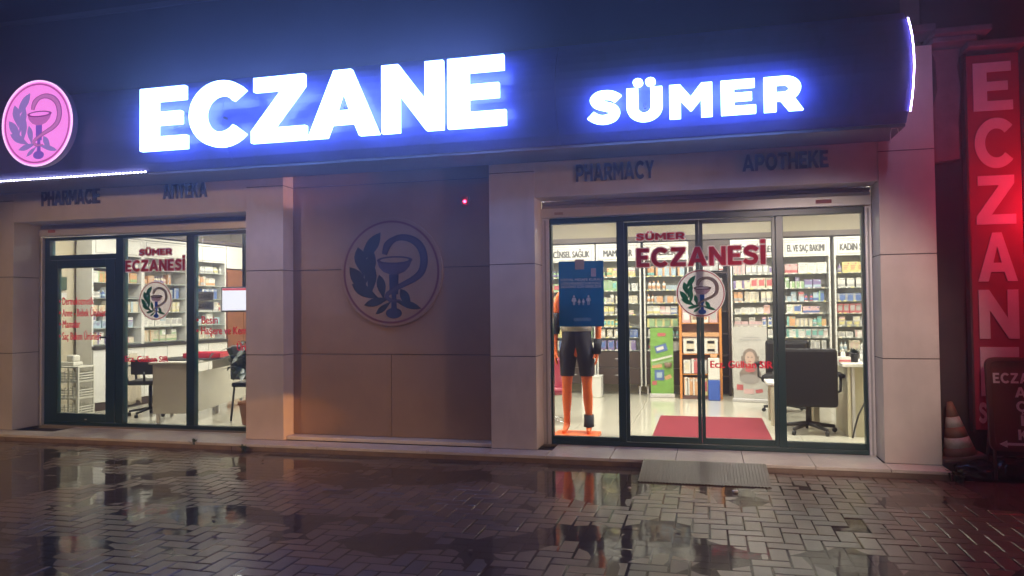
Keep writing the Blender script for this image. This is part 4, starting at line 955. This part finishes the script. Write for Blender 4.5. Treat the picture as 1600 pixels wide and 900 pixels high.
lp_ = empty('tall_bag', (.10,4.16,.02), 0, 'tall white and blue bag with yellow top standing before the orange rack', 'bag')
MB().box(-.085,.085,-.04,.04,.0,.30,mat('bag_blue',(.04,.10,.42),.4),.012).build('lower_band', None, lp_); MB().box(-.083,.083,-.038,.038,.301,.62,gm('white'),.012).build('body', None, lp_); MB().box(-.05,.05,-.02,.02,.621,.67,gm('orange'),.01).build('top_seal', None, lp_)
# red tub chair with chrome foot
rc = empty('red_tub_chair', (-1.83,1.62,.02), math.radians(30), 'dark red tub chair on a chrome foot behind the mannequin', 'chair')
RC = mat('dark_red_shell', (.30,.03,.06), .35)
mb = MB(); vs = []; fs = []
for i in range(9):
    t = i/8
    for j in range(17):
        a = -PI*.75+1.5*PI*j/16; r = .12+.18*math.sin(t*PI/2)**.7; vs.append((r*math.sin(a), r*math.cos(a), .36+.42*t*(.65+.35*math.cos(a*.6))))
for i in range(8):
    for j in range(16): fs.append((i*17+j,i*17+j+1,i*17+j+18,i*17+j+17))
mb.add(vs, fs, RC, True); o = mb.build('shell', RC, rc); q = o.modifiers.new('s','SOLIDIFY'); q.thickness = .025
MB().lathe((0,0,.36), [(.05,-.03),(.2,-.01),(.23,.05),(.2,.07)], RC, 24).build('seat', RC, rc)
MB().tube([(0,0,.06),(0,0,.36)], .022, CHROME, 10).build('stem', CHROME, rc)
m_ = MB()
for k in range(4): a = PI/2*k+.4; m_.tube([(0,0,.08),(.27*math.cos(a),.27*math.sin(a),.015)], .012, CHROME, 8)
m_.build('foot', CHROME, rc)
tag(MB().box(-.15,.15,-.12,.12,0,.30,WHITE,.01).box(-.155,.155,-.125,.125,.301,.33,WHITE,.005).build('white_bin', None, None, (-1.72,4.35,.02)), 'white lidded bin on the floor right of the mannequin legs', 'bin')
# blue notice hanging on the glass
bn = empty('blue_notice', (-1.235,.30,1.20), 0, 'blue notice with white family symbol hanging inside the left glass pane', 'notice')
BL = vinyl('notice_blue', (.035,.26,.52)); WB = mat('notice_white', (.50,.56,.66), .6); GY = mat('hanger_grey', (.36,.31,.33), .6)
bn.location = (-1.235,.375,1.205)
MB().box(-.232,.232,0,.006,0,.672,BL,.002).build('board', BL, bn); MB().box(-.06,.035,-.006,-.001,.585,.69,GY,.002).build('hanger_tab', GY, bn); MB().box(.105,.155,-.003,-.001,.51,.595,mat('notice_crest',(.42,.38,.50),.6)).build('crest_patch', None, bn)
for t, x0, x1, z in (('SOSYAL MESAFE KURALI',-.215,.215,.468),('LÜTFEN MESAFENİZİ KORUYUNUZ',-.21,.21,.43),('SAĞLIĞINIZ İÇİN GEREKLİDİR',-.21,.21,.397)): thin_text('printed_line', t, x0, x1, z, z+.026, -.002, WB, bn, .03)
def pic(mb, x, h, skirt):
    disc(mb, x, .22+h*.90, h*.10, h*.10, WB, -.002); w1 = h*.13; w2 = h*(.22 if skirt else .13)
    mb.add([(x-w1,-.002,.22+h*.76),(x+w1,-.002,.22+h*.76),(x+w2,-.002,.22+h*.36),(x-w2,-.002,.22+h*.36)], [(0,1,2,3)], WB)
    for s in (-1,1):
        mb.add([(x+s*h*.03,-.003,.22+h*.37),(x+s*h*.11,-.003,.22+h*.37),(x+s*h*.10,-.003,.22),(x+s*h*.03,-.003,.22)], [(0,1,2,3)], WB)
        mb.add([(x+s*w1*.8,-.0026,.22+h*.76),(x+s*w1*1.3,-.0026,.22+h*.74),(x+s*h*.27,-.0026,.22+h*.42),(x+s*h*.2,-.0026,.22+h*.4)], [(0,1,2,3)], WB)
m_ = MB(); pic(m_,-.075,.10,True); pic(m_,-.022,.065,True); pic(m_,.022,.065,False); pic(m_,.075,.10,False); m_.build('family_symbol', WB, bn)
MB().box(-.08,.10,-.003,-.001,.055,.09,mat('notice_lightblue',(.10,.28,.50),.6)).build('footer_patch', None, bn)

# ------------------------------------------------------------------ mannequin
mq = empty('mannequin', (-1.36,.80,.045), math.radians(0), 'headless orange mannequin in dark shorts standing behind the blue notice', 'mannequin')
J = [((0,0,.95),.125,.10),((0,0,1.08),.135,.095),((0,.0,1.22),.125,.09),((0,.01,1.38),.155,.105),((0,.01,1.50),.12,.085),((0,0,1.575),.055,.055),((0,0,1.64),.055,.055),
     ((-.09,0,.87),.088,.09),((-.105,-.005,.68),.072,.075),((-.11,-.01,.50),.052,.055),((-.115,.01,.36),.054,.058),((-.12,.02,.18),.034,.038),((-.12,.02,.08),.036,.04),((-.13,-.08,.035),.036,.026),((-.135,-.14,.028),.026,.018),
     ((.09,0,.87),.088,.09),((.105,-.005,.68),.072,.075),((.11,-.01,.50),.052,.055),((.115,.01,.36),.054,.058),((.12,.02,.18),.034,.038),((.12,.02,.08),.036,.04),((.13,-.08,.035),.036,.026),((.135,-.14,.028),.026,.018),
     ((-.17,.01,1.50),.062,.06),((-.215,.01,1.36),.048,.048),((-.235,.02,1.18),.038,.038),((-.235,-.01,1.02),.033,.034),((-.225,-.04,.90),.024,.024),((-.22,-.05,.84),.034,.02),
     ((.17,.01,1.50),.062,.06),((.215,.01,1.36),.048,.048),((.235,.02,1.18),.038,.038),((.235,-.01,1.02),.033,.034),((.225,-.04,.90),.024,.024),((.22,-.05,.84),.034,.02)]
ED = [(0,1),(1,2),(2,3),(3,4),(4,5),(5,6),(0,7),(7,8),(8,9),(9,10),(10,11),(11,12),(12,13),(13,14),(0,15),(15,16),(16,17),(17,18),(18,19),(19,20),(20,21),(21,22),(4,23),(23,24),(24,25),(25,26),(26,27),(27,28),(4,29),(29,30),(30,31),(31,32),(32,33),(33,34)]
Jv = [j[0] for j in J]; Jr = [j[1:] for j in J]
for side, wr in ((-1, 28), (1, 34)):   # fingers
    bp_ = Vector(Jv[wr])
    for k in range(4):
        L = (.062,.072,.068,.052)[k]; a = bp_+Vector((side*.004, -.026+.017*k, -.03)); b = a+Vector((-side*.006, -.004, -L*.5)); c = b+Vector((-side*.014, -.006, -L*.5))
        n0 = len(Jv); Jv += [tuple(a), tuple(b), tuple(c)]; Jr += [(.0095,.0095),(.0085,.0085),(.0065,.0065)]; ED += [(wr,n0),(n0,n0+1),(n0+1,n0+2)]
    a = bp_+Vector((-side*.015,-.028,.0)); b = a+Vector((-side*.012,-.022,-.03)); n0 = len(Jv); Jv += [tuple(a), tuple(b)]; Jr += [(.011,.011),(.008,.008)]; ED += [(wr,n0),(n0,n0+1)]
me = bpy.data.meshes.new('body'); me.from_pydata(Jv, ED, []); tmp = bpy.data.objects.new('body', me); COL.objects.link(tmp)
sk = tmp.modifiers.new('skin','SKIN'); sk.use_smooth_shade = True; sb = tmp.modifiers.new('sub','SUBSURF'); sb.levels = 2; sb.render_levels = 2
for i, r in enumerate(Jr): me.skin_vertices[0].data[i].radius = r
me.skin_vertices[0].data[0].use_root = True
m2 = bpy.data.meshes.new_from_object(tmp.evaluated_get(bpy.context.evaluated_depsgraph_get())); bpy.data.objects.remove(tmp)
m2.materials.clear(); m2.materials.append(ORANGE); meshobj('body', m2, mq)
def sleeve(name, rings, m, n=18):
    mb = MB(); vs = []; fs = []
    for (c, rx, ry) in rings:
        for k in range(n): a = 2*PI*k/n; vs.append((c[0]+rx*math.cos(a), c[1]+ry*math.sin(a), c[2]))
    for i in range(len(rings)-1):
        for k in range(n): fs.append((i*n+k, i*n+(k+1)%n, (i+1)*n+(k+1)%n, (i+1)*n+k))
    mb.add(vs, fs, m, True); o = mb.build(name, m, mq); q = o.modifiers.new('s','SOLIDIFY'); q.thickness = .004; q.offset = 1; return o
SHT = mat('dark_shorts', (.018,.012,.026), .7)
mb = MB()
for s in (-1,1):
    R_ = [((s*.105,-.002,.62),.078,.084),((s*.103,-.002,.70),.083,.09),((s*.095,0,.82),.096,.107),((s*.08,0,.90),.103,.118),((s*.05,0,1.0),.112,.120),((s*.022,0,1.12),.138,.115)]
    n = 20; vs = []; fs = []
    for (c, rx, ry) in R_:
        for k in range(n): a = 2*PI*k/n; vs.append((c[0]+rx*math.cos(a), c[1]+ry*math.sin(a), c[2]))
    for i in range(len(R_)-1):
        for k in range(n): fs.append((i*n+k, i*n+(k+1)%n, (i+1)*n+(k+1)%n, (i+1)*n+k))
    mb.add(vs, fs, SHT, True)
mb.build('shorts', SHT, mq)
sleeve('lumbar_belt', [((0,0,1.10),.165,.122),((0,0,1.16),.158,.118),((0,.0,1.24),.152,.112)], mat('beige_elastic',(.48,.42,.36),.8,var=.1))
BN = mat('black_neoprene', (.02,.018,.03), .7)
sleeve('elbow_sleeve', [((-.222,.012,1.30),.052,.052),((-.236,.02,1.18),.05,.05),((-.237,.005,1.07),.046,.046)], BN)
sleeve('wrist_brace', [((.236,-.012,1.02),.042,.042),((.230,-.03,.94),.038,.038),((.223,-.045,.86),.042,.034)], BN)
sleeve('ankle_brace', [((.12,.02,.20),.05,.052),((.12,.02,.12),.05,.055),((.122,.0,.075),.052,.075)], BN)
MB().box(-.24,.24,-.20,.12,-.025,.012,ORANGE,.01).build('foot_plate', ORANGE, mq)

# ------------------------------------------------------------------ haze box, added to imitate lens bloom around the lit signs
hm = bpy.data.materials.new('haze'); hm.use_nodes = True; n = hm.node_tree; n.nodes.clear()
pv = n.nodes.new('ShaderNodeVolumePrincipled'); pv.inputs['Color'].default_value = (.9, .9, .95, 1); pv.inputs['Density'].default_value = .023; pv.inputs['Anisotropy'].default_value = .78
ho = n.nodes.new('ShaderNodeOutputMaterial'); n.links.new(pv.outputs[0], ho.inputs['Volume'])
hz = MB().box(-14.5, 10, -14, 9, -1.1, 7.5, hm).build('haze', hm); hz['kind'] = 'stuff'
